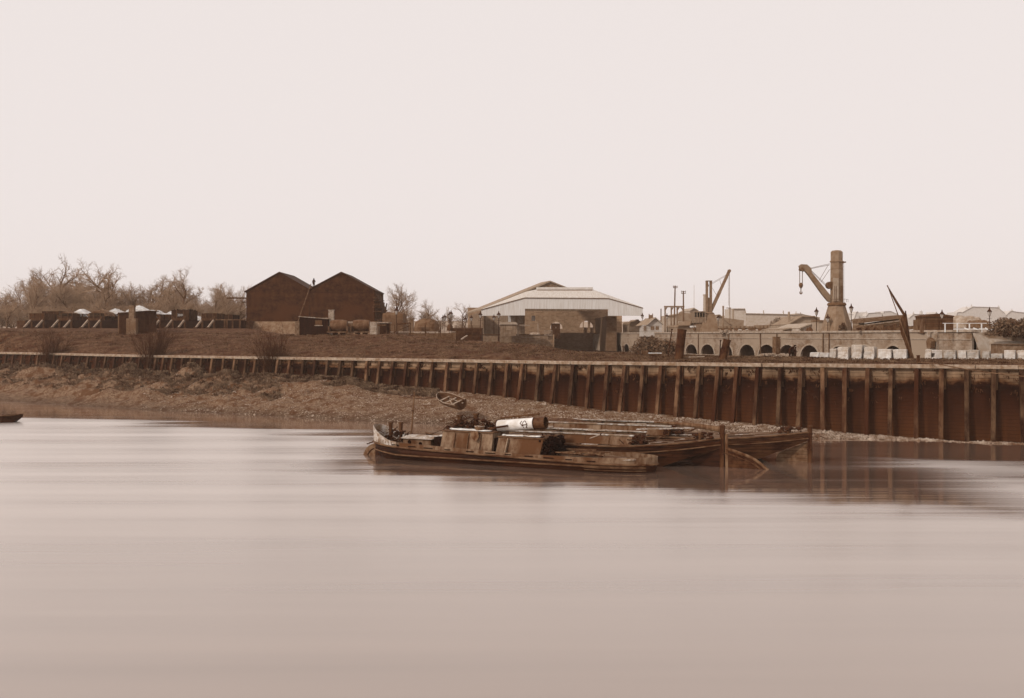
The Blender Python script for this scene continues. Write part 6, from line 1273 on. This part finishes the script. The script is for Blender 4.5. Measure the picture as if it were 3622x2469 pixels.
# far houses on the rise
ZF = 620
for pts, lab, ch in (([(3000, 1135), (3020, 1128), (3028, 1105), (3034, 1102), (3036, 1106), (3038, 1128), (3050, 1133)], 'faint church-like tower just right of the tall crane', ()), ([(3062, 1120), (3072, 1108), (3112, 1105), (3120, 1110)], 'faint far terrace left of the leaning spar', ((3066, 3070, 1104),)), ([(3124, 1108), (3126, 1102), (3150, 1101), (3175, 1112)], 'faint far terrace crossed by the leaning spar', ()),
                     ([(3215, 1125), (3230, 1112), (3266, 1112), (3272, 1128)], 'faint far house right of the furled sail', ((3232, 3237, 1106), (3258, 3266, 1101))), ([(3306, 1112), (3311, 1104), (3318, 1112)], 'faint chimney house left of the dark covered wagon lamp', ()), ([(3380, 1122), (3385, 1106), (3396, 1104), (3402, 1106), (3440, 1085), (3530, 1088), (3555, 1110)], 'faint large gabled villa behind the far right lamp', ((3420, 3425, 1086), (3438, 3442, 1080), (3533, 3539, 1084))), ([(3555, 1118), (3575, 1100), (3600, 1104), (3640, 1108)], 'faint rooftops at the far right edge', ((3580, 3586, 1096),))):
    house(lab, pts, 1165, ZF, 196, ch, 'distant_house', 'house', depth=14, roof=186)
# distant rise
mb = MB(); pr = [(-1200, 1150), (0, 1140), (1300, 1138), (2200, 1141), (2400, 1134), (2700, 1140), (3000, 1138), (3300, 1140), (3622, 1128), (4800, 1135)]
for px_, py_ in pr: mb.v += [tuple(P(px_, py_ + 2, 1300)), tuple(P(px_, 1190, 900))]
mb.f = [(2 * i, 2 * i + 2, 2 * i + 3, 2 * i + 1) for i in range(len(pr) - 1)]
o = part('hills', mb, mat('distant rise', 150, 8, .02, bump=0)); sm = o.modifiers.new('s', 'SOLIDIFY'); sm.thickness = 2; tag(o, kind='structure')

# ================================================================ NEAR BANK, RIGHT: funnels, stone blocks, spar
IRN = mat('rusty funnel iron', 70, 14, 1.6, rough=.75, bump=.5, v2=92)
for (xb, xt, yb, yt_, w, Z, pb, pt_, pyb, pyt, lab) in ((2401, 2409, 1258, 1165, 31, 92.5, 2363, 2377, 1252, 1167, 'taller rusty iron funnel leaning on the bank with a thin pipe at its left'), (2555, 2567, 1264, 1201, 26, 90, 2546, 2549, 1262, 1207, 'shorter rusty iron funnel leaning on the bank nearer the stone blocks')):
    f = Fr(xb, yb, Z); t = thing('scrap_funnel', lab, 'iron funnel', f.o, 0, 'scrap funnels on the bank'); R_ = w / 2 * f.k; a = Vector((0, 0, -.35)); b_ = Vector((f.x(xt + (xt - xb) * .35), -.1, f.z(yt_)))
    part('tube', ring_open(a, b_, R_, R_ * 1.02, .04, 20), IRN, t); d = (b_ - a).normalized()
    for u in (.42, .7): part('joint_band', ring_open(a.lerp(b_, u), a.lerp(b_, u) + d * .06, R_ * 1.035, R_ * 1.035, .06, 20), M_iron, t)
    part('rim', ring_open(b_ - d * .12, b_ + d * .02, R_ * 1.07, R_ * 1.07, .06, 20), IRN, t)
    part('steam_pipe', MB().tube(Vector((f.x(pb), .1, f.z(pyb) - .3)), Vector((f.x(pt_), .1, f.z(pyt))), .05, .05, 7).tube(Vector((f.x(pt_), .1, f.z(pyt))), Vector((f.x(pt_) + .02, .1, f.z(pyt) + .1)), .08, .09, 7), M_iron, t)
STN = mat('rough stone block', 180, 16, 2.2, rough=.9, bump=.9, rnd=.22, v2=160)
STN2 = mat('smooth stone block', 192, 12, 2.2, rough=.85, bump=.4, rnd=.15)
GB = 'squared stone blocks along the wall'
blocks = [(2864, 2895, 2865, 2897, 1245, 1262, 96, 1, 'low pale slab stack left end of the row of blocks, before an arch', 1.6), (2897, 2930, 2899, 2931, 1246, 1262, 94, 1, 'low slab next to the leftmost slab of the row', 1.5), (2933, 2956, 2935, 2958, 1232, 1270, 88.5, 0, 'greyer narrow rough block, first full block from the left', .9), (2963, 3000, 2963, 3000, 1226, 1271, 86.5, 0, 'large square rough block, second full block from the left', 1.4),
          (3012, 3044, 3012, 3051, 1218, 1272, 86, 0, 'tallest rough block, tapering towards its foot', 1.3), (3053, 3090, 3056, 3092, 1225, 1271, 85.8, 0, 'rough block leaning slightly right of the tallest one', 1.4), (3105, 3151, 3105, 3151, 1233, 1271, 85.5, 1, 'wide smooth block left of the tapering pale block', 1.2), (3161, 3206, 3157, 3206, 1234, 1273, 85.2, 1, 'pale block wider at its top, left of the furled sail', 1.2), (3206, 3221, 3206, 3221, 1236, 1271, 85.6, 0, 'narrow dull block tucked beside the furled sail', .8),
          (3270, 3293, 3273, 3293, 1234, 1274, 84.5, 0, 'round-shouldered block right of the furled sail', 1.0), None, (3340, 3380, 3336, 3379, 1237, 1273, 84, 0, 'block directly right of the notched block', 1.1), (3389, 3419, 3388, 3417, 1238, 1274, 83.8, 1, 'clean pale block with plain face right of the wide gap', 1.1), (3420, 3461, 3420, 3461, 1236, 1274, 83.6, 0, 'pock-marked streaky block before the brown gap', 1.2), (3474, 3501, 3474, 3500, 1239, 1273, 83.4, 0, 'narrower block just right of the rounded gap', 1.1), (3503, 3546, 3504, 3545, 1249, 1273, 83.2, 0, 'lowest block with a hollow in its face', 1.1), (3551, 3590, 3551, 3590, 1237, 1274, 83, 1, 'brightest block at the right end with bolt holes', 1.2), (3596, 3640, 3596, 3640, 1238, 1274, 83, 0, 'block cut by the right edge of the view', 1.2)]
for i, q in enumerate(blocks):
    if q is None:
        f = Fr(3297, 1274, 84.2); k = f.x
        mb = MB(); mb.prism([(0, 0), (k(3333), 0), (k(3333), f.z(1238)), (0, f.z(1238)), (0, f.z(1250)), (k(3308), f.z(1250)), (k(3308), f.z(1264)), (0, f.z(1264))], 0, 1.1)
        o = tag(part('stone_block', mb, STN2, loc=f.o), 'pale block with a square notch cut in its left face', 'stone block', GB); bevel(o, .03); continue
    a0, a1, c0, c1, yt_, yb, Z, sm_, lab, dp = q; f = Fr(a0, yb, Z); mb = MB(); nx_, nz_ = 8, 7; TH = R(-32); br_ = Rot(f.o.x, f.o.y, TH); dp = dp * .75; r = random.Random(i); h = f.z(yt_)
    def bp_(u, v, w): 
        xa = br_.t(a0 + (c0 - a0) * w, 0); xb = br_.t(a1 + (c1 - a1) * w, 0); am = .035 if not sm_ else .015
        p = Vector((xa + (xb - xa) * u, dp * v, h * w - .05)); return p + Vector((noise.noise(p * 4 + Vector((i, 0, 0))), noise.noise(p * 4 + Vector((0, i, 5))), noise.noise(p * 4 + Vector((9, 0, i))))) * am * 1.6
    G = {}
    def idx(key):
        if key not in G: G[key] = len(mb.v); mb.v.append(tuple(bp_(key[0] / nx_, key[1] / nx_, key[2] / nx_)))
        return G[key]
    for a in range(nx_):
        for b_ in range(nx_):
            for fc in (((a, 0, b_), (a + 1, 0, b_), (a + 1, 0, b_ + 1), (a, 0, b_ + 1)), ((a, nx_, b_), (a, nx_, b_ + 1), (a + 1, nx_, b_ + 1), (a + 1, nx_, b_)), ((0, a, b_), (0, a, b_ + 1), (0, a + 1, b_ + 1), (0, a + 1, b_)), ((nx_, a, b_), (nx_, a + 1, b_), (nx_, a + 1, b_ + 1), (nx_, a, b_ + 1)), ((a, b_, nx_), (a + 1, b_, nx_), (a + 1, b_ + 1, nx_), (a, b_ + 1, nx_)), ((a, b_, 0), (a, b_ + 1, 0), (a + 1, b_ + 1, 0), (a + 1, b_, 0))):
                mb.f.append(tuple(idx(k_) for k_ in fc))
    o = tag(part('stone_block', mb, STN2 if sm_ else STN, loc=f.o), lab, 'stone block', GB); o.rotation_euler = (0, 0, TH); bevel(o, .02)
# spar with furled sail
f = Fr(3228, 1274, 84.8); t = thing('spar_and_sail', 'tall leaning spar with a dark furled sail standing among the stone blocks', 'mast and sail', f.o)
part('sprit', MB().tube((f.x(3139), .1, f.z(1009)), (f.x(3172), .1, f.z(1068)), .04, .11, 8).tube((f.x(3172), .1, f.z(1068)), (f.x(3200), .1, f.z(1113)), .11, .12, 8), M_darkwood, t)
part('stay', MB().tube((f.x(3139), 0, f.z(1009)), (f.x(3184), -.1, f.z(1140)), .035, .04, 6).tube((f.x(3184), -.1, f.z(1140)), (f.x(3232), -.15, f.z(1274)), .045, .06, 6), M_wood, t)
mb = MB(); rr = []
for cx, y, w in ((3204, 1112, 5), (3203, 1120, 9), (3202, 1135, 13), (3203, 1155, 14), (3206, 1180, 13), (3212, 1205, 9), (3218, 1230, 7), (3224, 1255, 6), (3229, 1276, 5)):
    rr.append([(f.x(cx + w * math.cos(a) * (1 + .15 * math.sin(3 * a + y))), .3 + w * .6 * f.k * math.sin(a), f.z(y)) for a in [2 * math.pi * i / 12 for i in range(12)]])
mb.loft(rr, closed=True, caps=True); part('furled_sail', mb, mat('tanned sailcloth', 84, 14, 2, stretch=(3, 3, .5), bump=.8), t)
part('mast_head', MB().tube((f.x(3212), .4, f.z(1120)), (f.x(3209), .4, f.z(1099)), .06, .05, 6), M_iron, t)
part('mast', MB().tube((f.x(3211), .5, f.z(1110)), (f.x(3232), .4, f.z(1278)), .1, .13, 8), M_darkwood, t)
for i, (px_, lab) in enumerate(((3245, 'short twin mooring post between sail foot and rounded block'), (3251, 'short mooring post right of the furled sail foot'))):
    tag(part('mooring_post', MB().tube((0, 0, -.2), (0, 0, .6), .07, .07, 8).tube((0, 0, .6), (0, 0, .66), .09, .09, 8), M_darkwood, loc=P(px_, 1286, 80.5)), lab, 'mooring post')
tag(part('mooring_line', MB().path([P(3247, 1282, 80.4), P(3300, 1285, 78.6), P(3330, 1290, 76.8), P(3400, 1303, 74.5), P(3500, 1318, 72), P(3700, 1340, 68)], .035, 5), M_wood), 'slack rope crossing the top of the river wall at the right', 'rope')
# planks and frames lying on the bank
for (a, b_, Z, lab) in (((2294, 1249), (2340, 1249), 98, 'bright plank lying on the bank left of the tall funnel'), ((2414, 1251), (2462, 1253), 97, 'pale plank lying right of the tall funnel'), ((2436, 1263), (2492, 1261), 91, 'thin pale plank on the grass between the funnels'), ((2460, 1254), (2560, 1255), 99, 'long low plank behind the shorter funnel')):
    tag(part('plank', MB().beam(P(a[0], a[1], Z), P(b_[0], b_[1], Z), .25, .08), M_white if Z == 98 else M_pale), lab, 'plank')
f = Fr(2259, 1253, 100); t = thing('iron_frame', 'small dark open frame standing on the bank edge below the cottage', 'frame', f.o)
for px_ in (2259, 2270, 2293, 2312): part('post', MB().bx(f.x(px_), f.x(px_) + .06, 0, .06, -.3, f.z(1237)), M_darkwood, t)
part('top_bar', MB().bx(f.x(2259), f.x(2271), -.06, -.002, f.z(1237), f.z(1236)).bx(f.x(2293), f.x(2314), -.06, -.002, f.z(1237), f.z(1236)), M_darkwood, t); part('box', MB().bx(f.x(2272), f.x(2291), .1, 1, -.2, f.z(1240)), M_wood, t)
tag(part('marker_post', MB().tube((0, 0, -.3), (0, 0, .75), .05, .05, 6).bx(-.1, .1, -.04, .04, .6, .66), M_iron, loc=P(2204, 1249, 101)), 'short dark marker post with a cross bar on the bank edge', 'post')
r = random.Random(17); mb = MB()
for _ in range(70):
    s_ = r.uniform(.05, .22); mb.box(P(r.uniform(2690, 2790), 1258, 92) + Vector((0, r.uniform(-1, 1), r.uniform(-.1, .15))), (s_ * 2, s_, s_), Matrix.Rotation(r.uniform(0, 3), 3, 'Z'))
tag(part('rubble', mb, M_pale), kind='stuff')

# ================================================================ HAZE
hz = MB(); hz.bx(-1400, 1400, -70, 2050, -3, 31)
hm = bpy.data.materials.new('haze'); hm.use_nodes = True; n = hm.node_tree; n.nodes.clear(); o_ = n.nodes.new('ShaderNodeOutputMaterial'); pv_ = n.nodes.new('ShaderNodeVolumePrincipled')
pv_.inputs['Density'].default_value = .00026; pv_.inputs['Color'].default_value = (.98, .80, .67, 1); pv_.inputs['Anisotropy'].default_value = .2; n.links.new(pv_.outputs[0], o_.inputs['Volume'])
ho = part('haze', hz, hm); tag(ho, kind='stuff'); ho.display_type = 'WIRE'
for o in [o for o in bpy.data.objects if o.parent is None and o.type == 'EMPTY' and not o.children]: bpy.data.objects.remove(o)
